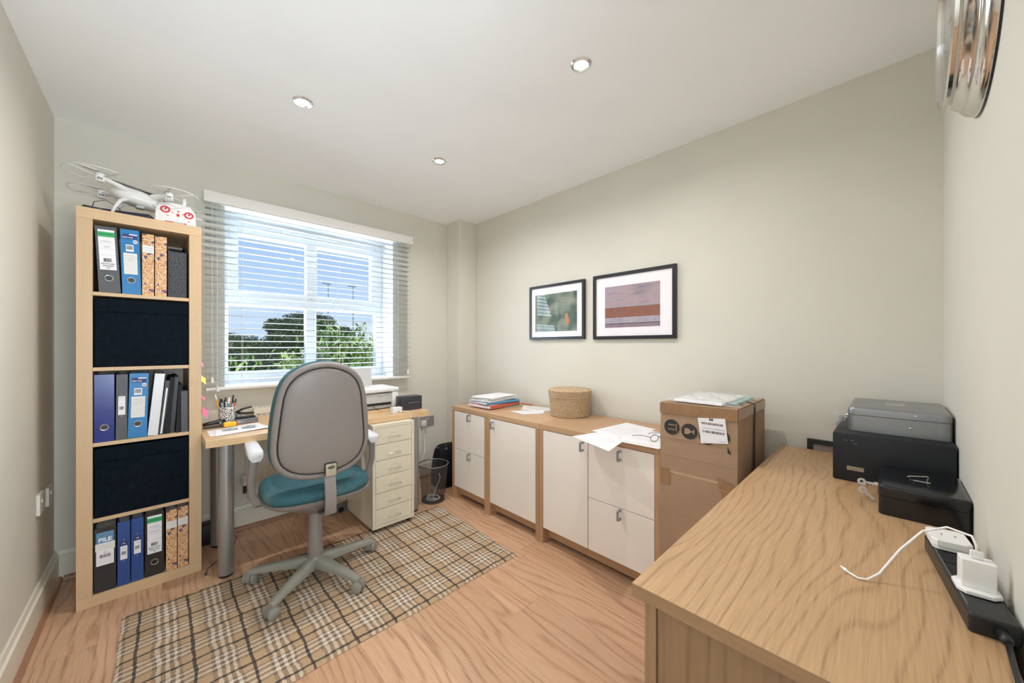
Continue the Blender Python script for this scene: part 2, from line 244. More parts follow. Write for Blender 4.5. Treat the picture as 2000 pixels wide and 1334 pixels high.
# ------------------------------------------------------------ mesh helpers
def newobj(name, me, mat, parent=None, loc=None, smooth=False):
    o = bpy.data.objects.new(name, me); COL.objects.link(o)
    for mm in (mat if isinstance(mat, (list, tuple)) else [mat]): me.materials.append(mm)
    if parent: o.parent = parent
    if loc is not None: o.location = loc
    if smooth:
        for p in me.polygons: p.use_smooth = True
        if smooth is not True:
            try: me.set_sharp_from_angle(angle=R(smooth))
            except Exception: pass
    return o
class B:
    """collects shapes into one mesh"""
    def __init__(s): s.bm = bmesh.new()
    def _merge(s, t, mtx=None, mi=0):
        if mtx is not None: t.transform(mtx)
        for f in t.faces: f.material_index = mi
        me = bpy.data.meshes.new('t'); t.to_mesh(me); t.free(); s.bm.from_mesh(me); bpy.data.meshes.remove(me); return s
    def box(s, x0, x1, y0, y1, z0, z1, bev=0, seg=1, mtx=None, mi=0, axis=None):
        t = bmesh.new(); bmesh.ops.create_cube(t, size=1)
        for v in t.verts: v.co = Vector(((x0+x1)/2+v.co.x*(x1-x0), (y0+y1)/2+v.co.y*(y1-y0), (z0+z1)/2+v.co.z*(z1-z0)))
        if bev:
            ed = t.edges[:]
            if axis is not None: ed = [e for e in ed if abs((e.verts[0].co-e.verts[1].co).normalized()[axis]) > .9]
            bmesh.ops.bevel(t, geom=ed, offset=bev, segments=seg, affect='EDGES', profile=.5)
        return s._merge(t, mtx, mi)
    def cyl(s, p, q, r, r2=None, n=20, mi=0, caps=True):
        p, q = Vector(p), Vector(q); t = bmesh.new(); d = q-p
        bmesh.ops.create_cone(t, cap_ends=caps, segments=n, radius1=r, radius2=r if r2 is None else r2, depth=d.length)
        return s._merge(t, Matrix.Translation((p+q)/2) @ d.to_track_quat('Z', 'Y').to_matrix().to_4x4(), mi)
    def sph(s, c, r, sc=(1,1,1), n=16, mi=0):
        t = bmesh.new(); bmesh.ops.create_uvsphere(t, u_segments=n, v_segments=max(6, n//2), radius=r)
        return s._merge(t, Matrix.Translation(c) @ Matrix.Diagonal((*sc, 1)), mi)
    def lathe(s, prof, n=32, mtx=None, mi=0, wob=None):
        t = bmesh.new(); rings = []
        for (r, z) in prof:
            if r < 1e-6: rings.append([t.verts.new((0, 0, z))])
            else: rings.append([t.verts.new((r*(1+(wob(i, z) if wob else 0))*cos(2*pi*i/n), r*(1+(wob(i, z) if wob else 0))*sin(2*pi*i/n), z)) for i in range(n)])
        for a, b in zip(rings, rings[1:]):
            for i in range(n):
                j = (i+1) % n
                if len(a) == 1 and len(b) == 1: continue
                if len(a) == 1: t.faces.new((a[0], b[i], b[j]))
                elif len(b) == 1: t.faces.new((a[i], a[j], b[0]))
                else: t.faces.new((a[i], a[j], b[j], b[i]))
        bmesh.ops.recalc_face_normals(t, faces=t.faces)
        return s._merge(t, mtx, mi)
    def loft(s, rings, caps=True, mi=0, closed=True):
        t = bmesh.new(); rr = [[t.verts.new(p) for p in r] for r in rings]; n = len(rr[0])
        for a, b in zip(rr, rr[1:]):
            for i in range(n if closed else n-1): t.faces.new((a[i], a[(i+1) % n], b[(i+1) % n], b[i]))
        if caps and closed: t.faces.new(rr[0][::-1]); t.faces.new(rr[-1])
        bmesh.ops.recalc_face_normals(t, faces=t.faces)
        return s._merge(t, None, mi)
    def tube(s, pts, r, n=8, mi=0, flat=None, up=(0,0,1), closed=False):
        pts = [Vector(p) for p in pts]; rings = []; m = len(pts)
        for i, p in enumerate(pts):
            if closed: d = pts[(i+1) % m]-pts[i-1]
            else: d = (pts[min(i+1, m-1)]-pts[max(i-1, 0)])
            d.normalize(); u = Vector(up); x = d.cross(u)
            if x.length < 1e-3: x = d.cross(Vector((0,1,0)))
            x.normalize(); y = x.cross(d).normalized(); rr = r[i] if isinstance(r, (list, tuple)) else r
            fx, fy = flat if flat else (1, 1)
            rings.append([p + x*rr*fx*cos(2*pi*k/n) + y*rr*fy*sin(2*pi*k/n) for k in range(n)])
        if closed: rings.append(rings[0])
        return s.loft(rings, caps=not closed, mi=mi)
    def prism(s, pts, y0, y1, mtx=None, mi=0):
        """outline pts (x,z) extruded along y"""
        t = bmesh.new(); a = [t.verts.new((x, y0, z)) for x, z in pts]; b = [t.verts.new((x, y1, z)) for x, z in pts]; n = len(pts)
        t.faces.new(a); t.faces.new(b[::-1])
        for i in range(n): t.faces.new((a[i], b[i], b[(i+1) % n], a[(i+1) % n]))
        bmesh.ops.recalc_face_normals(t, faces=t.faces)
        return s._merge(t, mtx, mi)
    def sheet(s, pts, th=.0004, mi=0, curl=0, nx=8):
        """flat sheet over four corners (3D), optional curl"""
        a, b, c, d = [Vector(p) for p in pts]; t = bmesh.new(); g = []
        for lay in (0, 1):
            g.append([[t.verts.new(a.lerp(b, i/nx).lerp(d.lerp(c, i/nx), j/4)+Vector((0, 0, lay*th+curl*(sin(i/nx*pi*1.5+j*.6)+1)))) for j in range(5)] for i in range(nx+1)])
        for lay in (0, 1):
            for i in range(nx):
                for j in range(4):
                    q = (g[lay][i][j], g[lay][i+1][j], g[lay][i+1][j+1], g[lay][i][j+1]); t.faces.new(q if lay else q[::-1])
        per = [(i, 0) for i in range(nx)]+[(nx, j) for j in range(4)]+[(i, 4) for i in range(nx, 0, -1)]+[(0, j) for j in range(4, 0, -1)]
        for k in range(len(per)):
            (i, j), (p, q) = per[k], per[(k+1) % len(per)]; t.faces.new((g[0][i][j], g[0][p][q], g[1][p][q], g[1][i][j]))
        bmesh.ops.recalc_face_normals(t, faces=t.faces)
        return s._merge(t, None, mi)
    def out(s, name, mat, parent=None, loc=None, smooth=False):
        me = bpy.data.meshes.new(name); s.bm.to_mesh(me); s.bm.free(); return newobj(name, me, mat, parent, loc, smooth)
def thing(name, label, cat, loc=(0,0,0), rotz=0, group=None):
    o = bpy.data.objects.new(name, None); o.empty_display_size = .05; COL.objects.link(o); o.location = loc; o.rotation_euler = (0,0,rotz)
    o['label'] = label; o['category'] = cat
    if group: o['group'] = group
    return o
def tag(o, label, cat, group=None, kind=None):
    o['label'] = label; o['category'] = cat
    if group: o['group'] = group
    if kind: o['kind'] = kind
    return o
def struct(o): o['kind'] = 'structure'; return o
def copy_tree(o, parent=None):
    c = o.copy(); COL.objects.link(c)
    if parent: c.parent = parent
    for ch in list(o.children): copy_tree(ch, c)
    return c
def bx(name, mat, parent, *d, bev=0, seg=1, smooth=False): return B().box(*d, bev=bev, seg=seg).out(name, mat, parent, smooth=smooth)
def text(body, size, mat, parent, loc, name='lettering', sx=1.0, face='-y', bold=0, roll=0):
    cu = bpy.data.curves.new('t', 'FONT'); cu.body = body; cu.size = size; cu.extrude = .00025; cu.align_x = 'CENTER'; cu.align_y = 'CENTER'; cu.offset = bold; cu.resolution_u = 2
    o = bpy.data.objects.new('t', cu); COL.objects.link(o); dg = bpy.context.evaluated_depsgraph_get(); me = bpy.data.meshes.new_from_object(o.evaluated_get(dg))
    bpy.data.objects.remove(o); mt = Matrix.Rotation(roll, 4, 'Z') @ Matrix.Diagonal((sx, 1, 1, 1))
    if face == '-y': mt = Matrix.Rotation(pi/2, 4, 'X') @ mt
    me.transform(mt); me.materials.clear(); return newobj(name, me, mat, parent, loc)
def barcode(parent, x, y, z, wd, ht, n=22, seed=1, mat=None):
    r = random.Random(seed); b = B(); cx = x-wd/2
    for i in range(n):
        q = wd/n*r.uniform(.25, .75); b.box(cx, cx+q, y-.0003, y, z-ht/2, z+ht/2); cx += wd/n
    return b.out('barcode', mat or M['ink'], parent)
def scribble(parent, x, y, z, wd, seed, n=14, amp=.0022, mat=None):
    r = random.Random(seed); return B().tube([(x-wd/2+wd*i/n+r.uniform(-1,1)*wd/n*.4, y, z+r.uniform(-amp, amp)) for i in range(n+1)], .00035, 4).out('handwriting', mat or M['inkg'], parent)

# ------------------------------------------------------------ room shell
T = .12
fl = struct(bx('floor', M['rugb'], None, XL-T, XR+T, YN-T, YW+T, -.05, -.0085))
PW = .1915; k = -2
x = -.185-PW*2
while x < XR:
    k += 1; a, b_ = max(x+.0002, XL), min(x+PW-.0002, XR)
    col_joint = {-.376: 2.233, 1.155: 1.17, 1.347: 1.46}
    j = next((v for q, v in col_joint.items() if abs(q-x) < .03), None)
    if j is None: j = random.uniform(.2, 1.2)
    ys = [YN]; q = j
    while q-1.285 > YN: q -= 1.285
    while q < YW: ys.append(q); q += 1.285
    ys.append(YW)
    if b_-a > .01:
        for y0, y1 in zip(ys, ys[1:]):
            p = B().box(a, b_, y0+.0004, y1-.0004, -.008, 0, bev=.0004).out('plank', M['plank'], fl)
    x += PW
struct(bx('ceiling', M['ceil'], None, XL-T, XR+T, YN-T, YW+.3, ZC, ZC+.15))
struct(bx('wall_left', M['wall'], None, XL-T, XL, YN-T, YW+.3, -.05, ZC))
struct(bx('wall_right', M['wall'], None, XR, XR+T, YN-T, YW+.3, -.05, ZC))
DX0, DX1, DZT = -.345, .475, 2.03   # unseen open doorway, added to let the fill lamp into the room
b = B(); b.box(XL, DX0, YN-T, YN, -.05, ZC).box(DX1, XR, YN-T, YN, -.05, ZC).box(DX0, DX1, YN-T, YN, DZT, ZC); struct(b.out('wall_near', M['wall']))
b = B(); b.box(DX0, DX0+.025, YN-T-.01, YN+.008, 0, DZT).box(DX1-.025, DX1, YN-T-.01, YN+.008, 0, DZT).box(DX0+.025, DX1-.025, YN-T-.01, YN+.008, DZT-.025, DZT); struct(b.out('trim_4', M['white']))
D1 = struct(bx('door_1', M['white'], None, DX0-.045, DX0-.005, YN-T-.80, YN-T-.015, .006, DZT-.03, bev=.002)); B().cyl((DX0-.003, YN-T-.73, 1.0), (DX0+.05, YN-T-.73, 1.0), .009).cyl((DX0+.05, YN-T-.74, 1.0), (DX0+.05, YN-T-.62, 1.0), .009).out('door_handle', M['chrome'], D1, smooth=40)  # unseen door leaf belonging to the added doorway
HX0, HX1, HY = -.9, 1.1, -1.35
struct(bx('floor_added_hall', M['bead'], None, HX0, HX1, HY, YN-T, -.05, -.0005)); struct(bx('ceiling_added_hall', M['ceil'], None, HX0, HX1, HY, YN-T, ZC, ZC+.15))  # unseen hall, added to hold the fill lamp
struct(bx('wall_added_hall_left', M['wall'], None, HX0-.1, HX0, HY-.1, YN-T, -.05, ZC)); struct(bx('wall_added_hall_right', M['wall'], None, HX1, HX1+.1, HY-.1, YN-T, -.05, ZC)); struct(bx('wall_added_hall_back', M['wall'], None, HX0, HX1, HY-.1, HY, -.05, ZC))
OX0, OX1, OZ0, OZ1 = .300, 1.458, .945, 2.125; YF = 3.21
b = B(); b.box(XL, OX0, YW, YW+.3, -.05, ZC).box(OX1, XR, YW, YW+.3, -.05, ZC).box(OX0, OX1, YW, YW+.3, -.05, OZ0).box(OX0, OX1, YW, YW+.3, OZ1, ZC)
struct(b.out('wall_back', M['wall']))
struct(B().box(2.012, XR-.0005, 2.79, YW-.0005, 0, ZC, bev=.003, axis=2).out('wall_pier', M['wall']))
def skirt(name, L, mtx):
    pr = [(0, 0), (0, .148), (.004, .150), (.007, .147), (.011, .128), (.018, .122), (.018, 0)]
    t = B(); t.prism(pr, 0, L, mtx=mtx); return struct(t.out(name, M['skirt'], smooth=30))
def bead(name, L, mtx):
    pr = [(0, 0), (0, .018), (.004, .017), (.011, .012), (.015, .004), (.016, 0)]
    return struct(B().prism(pr, 0, L, mtx=mtx).out(name, M['bead'], smooth=40))
skirt('baseboard_left', YW-YN, Matrix.Translation((XL, YN, 0)))
bead('trim_1', YW-YN-.018, Matrix.Translation((XL+.018, YN, 0)))
rt = Matrix.Rotation(-pi/2, 4, 'Z')   # local +x -> -y world, local +y -> +x world
skirt('baseboard_back', 2.012-XL-.018, Matrix.Translation((XL+.018, YW, 0)) @ rt)
bead('trim_2', 2.012-XL-.034, Matrix.Translation((XL+.034, YW-.018, 0)) @ rt)
rp = Matrix.Rotation(pi, 4, 'Z')
skirt('baseboard_right', 2.78-.0, Matrix.Translation((XR, 2.78, 0)) @ rp)

# window ------------------------------------------------------------------
W = bpy.data.objects.new('window_1', None); COL.objects.link(W); W.location = ((OX0+OX1)/2, YF, OZ0); struct(W)
wx, wz = W.location.x, W.location.z
def wb(name, mat, boxes, parent=W, bev=.004):
    q = B()
    for (x0, x1, y0, y1, z0, z1) in boxes: q.box(x0-wx, x1-wx, y0-YF, y1-YF, z0-wz, z1-wz, bev=bev)
    return q.out(name, mat, parent)
F0, F1 = YF, YF+.07
wb('frame', M['upvc'], [(OX0, OX0+.042, F0, F1, OZ0, OZ1), (OX1-.06, OX1, F0, F1, OZ0, OZ1), (OX0+.04, OX1-.058, F0, F1, OZ0, OZ0+.085), (OX0+.04, OX1-.058, F0, F1, OZ1-.065, OZ1), (OX0+.04, OX1-.058, F0, F1, 1.50, 1.557)])
wb('mullion', M['upvc'], [(.832, .907, F0+.004, F1-.006, OZ0+.08, 1.503)])
sash = wb('sash', M['upvc'], [(.346, .396, F0-.012, F1-.02, 1.555, 2.052), (1.352, 1.402, F0-.012, F1-.02, 1.555, 2.052), (.394, 1.354, F0-.012, F1-.02, 1.555, 1.612), (.394, 1.354, F0-.012, F1-.02, 2.0, 2.052), (.832, .907, F0-.008, F1-.02, 1.61, 2.002)])
for (x0, x1, z0, z1) in ((.342, .832, 1.03, 1.50), (.907, 1.398, 1.03, 1.50), (.396, .832, 1.612, 2.0), (.907, 1.352, 1.612, 2.0)):
    wb('pane', M['glass'], [(x0, x1, F0+.03, F0+.034, z0, z1)], bev=0)
wb('handle', M['chrome'], [(.835, .895, F0-.03, F0-.012, 1.572, 1.584), (.855, .875, F0-.025, F0-.01, 1.566, 1.592)], bev=.002)
wb('vent', M['white'], [(.66, 1.08, F0-.022, F0-.004, 2.064, 2.082)], bev=.003)
wb('sill', M['white'], [(OX0-.0, OX1+.0, YW-.02, F0+.005, OZ0-.022, OZ0+.004)], bev=.004)
b = B()
# reveal lining
struct(b.box(OX0, OX0+.003, YW+.001, F0, OZ0+.004, OZ1).box(OX1-.003, OX1, YW+.001, F0, OZ0+.004, OZ1).box(OX0+.003, OX1-.003, YW+.001, F0, OZ1-.003, OZ1).out('trim_3', M['white']))

# ------------------------------------------------------------ venetian blind
t = thing('venetian_blind', 'white venetian blind with open slats hanging over the window', 'blind', (.885, 2.94, .93))
lx0, lx1 = -.685, .69
val = B().prism([(-.045, 1.18), (-.040, 1.236), (-.034, 1.236), (-.034, 1.182), (-.038, 1.168), (-.045, 1.168)], lx0-.01, lx1+.015, mtx=Matrix.Rotation(-pi/2, 4, 'Z') @ Matrix.Diagonal((-1,1,1,1)))
bx('valance', M['rail'], t, lx0-.012, lx1+.014, -.052, -.036, 1.165, 1.236, bev=.005, seg=2)
bx('head_rail', M['rail'], t, lx0, lx1, -.03, .0595, 1.185, 1.225, bev=.002)  # extended back to the wall to block light leaking above the blind
val.bm.free()
nsl = 27; sp_ = (1.165-.045)/nsl
sm = None
for i in range(nsl):
    z = .045+sp_*(i+.35)
    if sm is None:
        s0 = B(); rows = []
        for (yy, zz) in ((-.025, 0), (-.012, .0022), (0, .003), (.012, .0022), (.025, 0), (.025, .0012+.0015), (.012, .0022+.0027), (0, .003+.0027), (-.012, .0022+.0027), (-.025, .0012+.0015)):
            rows.append((yy, zz))
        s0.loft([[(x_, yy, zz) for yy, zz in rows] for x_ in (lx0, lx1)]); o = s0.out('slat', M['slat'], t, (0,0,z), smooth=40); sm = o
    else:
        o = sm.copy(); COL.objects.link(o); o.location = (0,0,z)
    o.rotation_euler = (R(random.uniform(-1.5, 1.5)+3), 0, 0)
bx('bottom_rail', M['rail'], t, lx0, lx1, -.026, .026, .002, .02, bev=.004, seg=2)
for x_ in (-.50, 0.10, .575):
    for yy in (-.027, .027): B().cyl((x_, yy, .01), (x_, yy, 1.19), .0009, n=6).out('ladder_cord', M['cord'], t)
for x_, zb in ((-.655, .055), (-.63, .0), (.66, .045)):
    c = B().cyl((x_, -.045, zb+.03), (x_, -.035, 1.17), .0011, n=6).out('pull_cord', M['cord'], t)
    B().lathe([(0, .034), (.004, .034), (.006, .028), (.009, .004), (.0105, 0), (0, 0)], 12).out('tassel', M['cord'], c, (x_, -.045, zb), smooth=30)

# ------------------------------------------------------------ ceiling lights
def downlight(x, y, lab, tilt=0, on=True):
    t = thing('ceiling_light', lab, 'light', (x, y, ZC), 0, 'recessed ceiling spotlights')
    B().lathe([(.027, -.001), (.030, -.006), (.040, -.005), (.044, -.0005), (.044, 0), (.027, 0)], 32).out('bezel', M['chrome'], t, smooth=40)
    B().lathe([(0, -.0065), (.018, -.0062), (.024, -.0045), (.027, -.002), (.027, 0), (0, 0)], 24).out('lens', M['lit'], t, smooth=True)
    l = lamp('bulb', 'AREA', (0,0,-.012), (0,0,0), LAMP_W, LAMP_C, shape='DISK', size=.05, spread=R(160)); l.parent = t
downlight(.498, 1.975, 'round recessed ceiling spotlight, furthest left of the three, above the bookcase side')
downlight(1.285, 2.0, 'small round recessed ceiling spotlight nearest the window wall corner')
downlight(1.274, .9, 'bright round recessed ceiling spotlight nearest the camera, above the plain floor')

# ------------------------------------------------------------ wall clock
t = thing('wall_clock', 'round polished chrome wall clock with a stepped rim, high on the near right wall', 'clock', (1.335, YN, 2.0), pi)
fm = Matrix.Rotation(pi/2, 4, 'X')
B().lathe([(.246, .0), (.250, .004), (.250, .009), (.244, .018), (.234, .026), (.229, .027), (.226, .034), (.219, .040), (.217, .046), (.221, .052), (.2205, .058), (.214, .061), (.208, .058), (.206, .050), (.200, .046), (.198, .034), (.05, .034), (0, .034)], 96, mtx=fm).out('rim', M['chrome'], t, smooth=35)
B().lathe([(0, .0345), (.196, .0345), (.196, .0365), (0, .0365)], 64, mtx=fm).out('dial', M['paper2'], t)
B().lathe([(0, .050), (.204, .050), (.204, .052), (0, .052)], 64, mtx=fm).out('glass', M['pglass'], t)
B().lathe([(.2455, .0002), (.252, .0002), (.252, .0035), (.2455, .0035)], 64, mtx=fm).out('back_seal', M['black'], t)
for a_, L_ in ((40, .10), (-70, .15)):
    B().box(-.004, .004, -.042, -.040, -.02, L_, mtx=Matrix.Rotation(R(a_), 4, 'Y')).out('hand', M['ink'], t)

# ------------------------------------------------------------ pictures on right wall
def picture(lab, y0, y1, z0, z1, fw, art):
    W_, H_ = y0-y1, z1-z0; t = thing('framed_picture', lab, 'picture', (XR-.0005, (y0+y1)/2, z0), -pi/2, 'black framed pictures on the right wall')
    w_ = W_/2; D = .022
    b = B(); b.box(-w_, w_, -D, 0, 0, fw, bev=.001).box(-w_, w_, -D, 0, H_-fw, H_, bev=.001).box(-w_, -w_+fw, -D, 0, fw-.0005, H_-fw+.0005).box(w_-fw, w_, -D, 0, fw-.0005, H_-fw+.0005); b.out('frame', M['black'], t)
    bx('mount', plain('picture_mount', (.90,.87,.90), .8), t, -w_+fw, w_-fw, -D+.009, -.004, fw, H_-fw)
    bx('glass', M['pglass'], t, -w_+fw, w_-fw, -D+.004, -D+.006, fw, H_-fw)
    art(t, W_, H_, -D+.009)
def art_wall(t, W_, H_, y):
    a, b_, c, d = -W_/2+.092, W_/2-.098, .078, H_-.088
    m1, n, bb = base('print_sky'); tcx = N(n, 'ShaderNodeTexCoord'); mpp = N(n, 'ShaderNodeMapping'); mpp.inputs['Scale'].default_value = (5, 5, 22); n.links.new(tcx.outputs['Object'], mpp.inputs[0])
    nz = N(n, 'ShaderNodeTexNoise', Scale=1, Detail=3); n.links.new(mpp.outputs[0], nz.inputs['Vector']); r = ramp(n, [(.3, (.24,.22,.27)), (.5, (.42,.30,.33)), (.7, (.30,.30,.38))]); n.links.new(nz.outputs['Fac'], r.inputs[0]); n.links.new(r.outputs[0], bb.inputs['Base Color'])
    z1 = c+(d-c)*.52; p = bx('print', m1, t, a, b_, y-.0008, y, z1, d)
    m2, n, bb = base('print_bricks'); tcx = N(n, 'ShaderNodeTexCoord'); sw = N(n, 'ShaderNodeSeparateXYZ'); cw = N(n, 'ShaderNodeCombineXYZ'); n.links.new(tcx.outputs['Object'], sw.inputs[0]); n.links.new(sw.outputs[0], cw.inputs[0]); n.links.new(sw.outputs[2], cw.inputs[1])
    br = N(n, 'ShaderNodeTexBrick', Scale=60); br.inputs['Color1'].default_value = (.36,.13,.075,1); br.inputs['Color2'].default_value = (.26,.085,.055,1); br.inputs['Mortar'].default_value = (.14,.07,.06,1); br.inputs['Mortar Size'].default_value = .03; n.links.new(cw.outputs[0], br.inputs['Vector']); n.links.new(br.outputs[0], bb.inputs['Base Color'])
    z2 = c+(d-c)*.24; bx('print', m2, t, a, b_, y-.0008, y, z2, z1-.010)
    bx('print', plain('print_coping', (.33,.33,.36), .7), t, a, b_, y-.0008, y, z1-.010, z1)
    bx('print', plain('print_pavement', (.38,.34,.40), .7, noise=.1), t, a, b_, y-.0008, y, c+.028, z2)
    bx('print', plain('print_kerb', (.06,.06,.08), .7), t, a, b_, y-.0008, y, c+.023, c+.028)
    bx('print', plain('print_road', (.27,.19,.23), .7, noise=.1), t, a, b_, y-.0008, y, c, c+.023)
def art_green(t, W_, H_, y):
    m1 = speck('print_abstract_green', (.06,.10,.07), (.24,.27,.20), 9, .6)
    p = bx('print', m1, t, -W_/2+.06, W_/2-.068, y-.0008, y, .062, H_-.075)
    B().prism([(.10, .10), (.135, .13), (.115, .20), (.09, .19)], y-.0014, y-.0008).out('print', plain('print_orange', (.5,.2,.08), .6), t)
picture('smaller black framed picture with a dark green print, glass reflecting the window', 2.062, 1.522, 1.262, 1.694, .020, art_green)
picture('larger black framed print of a brick wall under a mauve sky', 1.448, .874, 1.256, 1.700, .022, art_wall)

# ------------------------------------------------------------ low oak cabinets
def handle(parent, x, y, z, hgt=.052):
    b = B(); b.box(x-.0055, x+.0055, y-.032, y-.026, z-hgt/2, z+hgt/2, bev=.0012); b.box(x-.0055, x+.0055, y-.028, y, z+hgt/2-.010, z+hgt/2, bev=.001); b.box(x-.0055, x+.0055, y-.028, y, z-hgt/2, z-hgt/2+.010, bev=.001)
    return b.out('handle', M['steel'], parent)
CT = .73
def cabinet(lab, ytop, W_, fronts):
    t = thing('cabinet', lab, 'cabinet', (1.687, ytop, 0), -pi/2, 'low oak and cream cabinets along the right wall'); D = XR-1.687-.02
    bx('top_panel', M['oak_lx'], t, 0, W_, 0, D, CT-.032, CT, bev=.001)
    for a in (0, W_-.029): bx('side_panel', M['oak_z'], t, a, a+.029, 0, D, 0, CT-.0325, bev=.001)
    bx('plinth', M['oak_lx'], t, .0295, W_-.0295, .055, .07, .022, .10)
    bx('bottom_panel', M['oak_lx'], t, .0295, W_-.0295, .022, D-.012, .1005, .112)
    bx('back_panel', M['oak_lx'], t, .0295, W_-.0295, D-.01, D-.003, .03, CT-.033)
    for kind, x0, x1, z0, z1, hx, hz in fronts:
        d = bx(kind, M['cream'], t, x0+.0012, x1-.0012, .001, .019, z0, z1, bev=.0008); handle(d, hx, .001, hz)
cabinet('narrow cabinet with two cream drawers, furthest from the camera, under the paper pile', 2.438, .432, [('drawer', .03, .402, .40, .694, .235, .665), ('drawer', .03, .402, .10, .3965, .235, .372)])
cabinet('cabinet with a single cream door, between the two drawer cabinets', 2.004, .498, [('door', .03, .468, .098, .694, .073, .655)])
cabinet('wide cabinet with a cream door and two drawers, beside the cardboard box', 1.504, .761, [('door', .03, .3545, .098, .694, .325, .655), ('drawer', .358, .731, .3825, .694, .553, .652), ('drawer', .358, .731, .098, .379, .553, .352)])

t = thing('cabinet', 'long oak-topped cabinet across the near right corner, holding the cash boxes', 'cabinet', (1.43, .11, 0), pi)
X = lambda v: 1.43-v
Y = lambda v: .11-v
def nb(name, mat, x0, x1, y0, y1, z0, z1, bev=.001, parent=None): return bx(name, mat, parent or t, X(x1), X(x0), Y(y1), Y(y0), z0, z1, bev=bev)
nb('top_panel', M['oak_x'], .689, 2.176, -.134, .363, CT-.0255, CT)
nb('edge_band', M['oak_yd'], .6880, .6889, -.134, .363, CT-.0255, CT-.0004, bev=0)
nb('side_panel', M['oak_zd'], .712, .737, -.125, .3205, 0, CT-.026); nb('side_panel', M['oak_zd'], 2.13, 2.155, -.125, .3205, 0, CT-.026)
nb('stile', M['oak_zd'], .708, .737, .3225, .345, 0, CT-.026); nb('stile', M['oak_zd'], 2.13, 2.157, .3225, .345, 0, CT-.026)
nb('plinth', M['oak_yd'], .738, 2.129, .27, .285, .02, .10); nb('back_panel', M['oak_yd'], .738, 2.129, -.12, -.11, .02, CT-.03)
for a, c in ((.7385, 1.20), (1.203, 1.664), (1.667, 2.1285)):
    d = nb('door', M['cream'], a, c, .324, .342, .10, CT-.03); handle(d, X(c-.05), Y(.342), .655)

# ------------------------------------------------------------ cardboard box + parcel bag
t = thing('cardboard_box', 'tall taped cardboard box with round handling symbols, standing between the cabinets', 'box', (1.662, .732, 0), -pi/2)
BW, BD, BH = .311, .455, .950
def cb(n=7):
    q = B(); rings = []
    for i, z in enumerate((0, .18, .45, .64, .648, .80, .90, BH)):
        o = (0, .003, .004, .003, -.001, .002, .0, .0)[i]
        rings.append([(-o+.001*sin(z*9), -o, z), (BW/2, -o-.002*sin(z*7)**2, z), (BW+o*.5, -o, z), (BW+o, BD/2, z), (BW+o*.5, BD, z), (BW/2, BD, z), (-o, BD, z), (-o, BD/2, z)])
    q.loft(rings); return q
cb().out('body', M['card'], t)
bx('flap', M['card'], t, .001, BW-.001, .001, BD*.5-.001, BH+.0002, BH+.004); bx('flap', M['card'], t, .001, BW-.001, BD*.5+.001, BD-.001, BH+.0002, BH+.004)
b = B(); b.box(-.0015, BW+.0015, -.0050, -.0035, BH-.045, BH+.0005).box(BW+.003, BW+.0045, -.004, BD*.98, BH-.04, BH+.001); b.out('tape', M['cardt'], t)
b = B(); b.box(0.0, .045, -.0060, -.0045, .585, .65); b.out('tape', M['cardt'], t)
b = B(); b.prism([(BW-.075, .665), (BW+.003, .645), (BW+.003, .575), (BW-.05, .575)], -.0062, -.0045).box(BW+.0042, BW+.0052, -.006, .16, .57, .65); b.out('tape', M['cardt'], t)
b = B(); yy = BD*.55
b.tube([(BW*.5, yy, BH+.0065), (BW-.01, yy, BH+.0065), (BW+.004, yy, BH+.002), (BW+.007, yy, BH-.03), (BW+.0072, yy-.02, BH-.28), (BW+.007, yy-.03, .45)], .012, 8, flat=(.12, 1), up=(0,1,0)); b.out('strap', M['black'], t)
for k, (zz, dd) in enumerate(((.792, .0), (.715, .0), (.46, 0))):
    B().box(.0, BW, -.0043, -.0040, zz, zz+.0015).out('crease', plain('card_crease', (.27,.165,.10), .9), t)
def sym(cx, cz, kind):
    d = B().lathe([(0, 0), (.0335, 0), (.0335, .0006), (0, .0006)], 32, mtx=Matrix.Translation((cx, -.0042, cz)) @ fm).out('symbol', plain('print_black', (.03,.03,.03), .8), t)
    b = B(); y0, y1 = -.0056, -.0049
    if kind == 0:
        for dz in (-.010, .010):
            b.box(cx-.019, cx+.014, y0, y1, cz+dz-.0022, cz+dz+.0022); b.prism([(cx-.020, cz+dz), (cx-.012, cz+dz+.006), (cx-.012, cz+dz-.006)], y0, y1)
        b.box(cx+.018, cx+.022, y0, y1, cz-.016, cz+.016)
    else:
        b.prism([(cx-.020, cz+.013), (cx-.020, cz-.013), (cx-.004, cz-.013), (cx+.006, cz-.003), (cx+.016, cz-.003), (cx+.016, cz-.010), (cx+.021, cz-.010), (cx+.021, cz+.010), (cx+.016, cz+.010), (cx+.016, cz+.003), (cx+.006, cz+.003), (cx-.004, cz+.013)], y0, y1)
    b.out('glyph', M['card'], d)
sym(.052, .846, 0); sym(.128, .838, 1); 
B().lathe([(0, 0), (.0335, 0), (.0335, .0006), (0, .0006)], 32, mtx=Matrix.Translation((.20, -.0042, .828)) @ fm).out('symbol', MATS['print_black'], t)
B().prism([(.272, .862), (.284, .845), (.286, .828), (.272, .815)], -.0048, -.0042).out('symbol', MATS['print_black'], t)
B().prism([(.277, .80), (.290, .77), (.277, .775)], -.0048, -.0042).out('symbol', MATS['print_black'], t)
lm = Matrix.Translation((.222, 0, .852)) @ Matrix.Rotation(R(3), 4, 'Y') @ Matrix.Translation((-.222, 0, -.852))
lb = B().prism([(.163, .903), (.268, .913), (.279, .813), (.176, .797)], -.0060, -.0050).out('shipping_label', M['paper'], t)
barcode(lb, .219, -.0061, .884, .084, .009, 30, 3, plain('brown_ink', (.12,.05,.04), .7)); barcode(lb, .224, -.0061, .850, .084, .010, 34, 4)
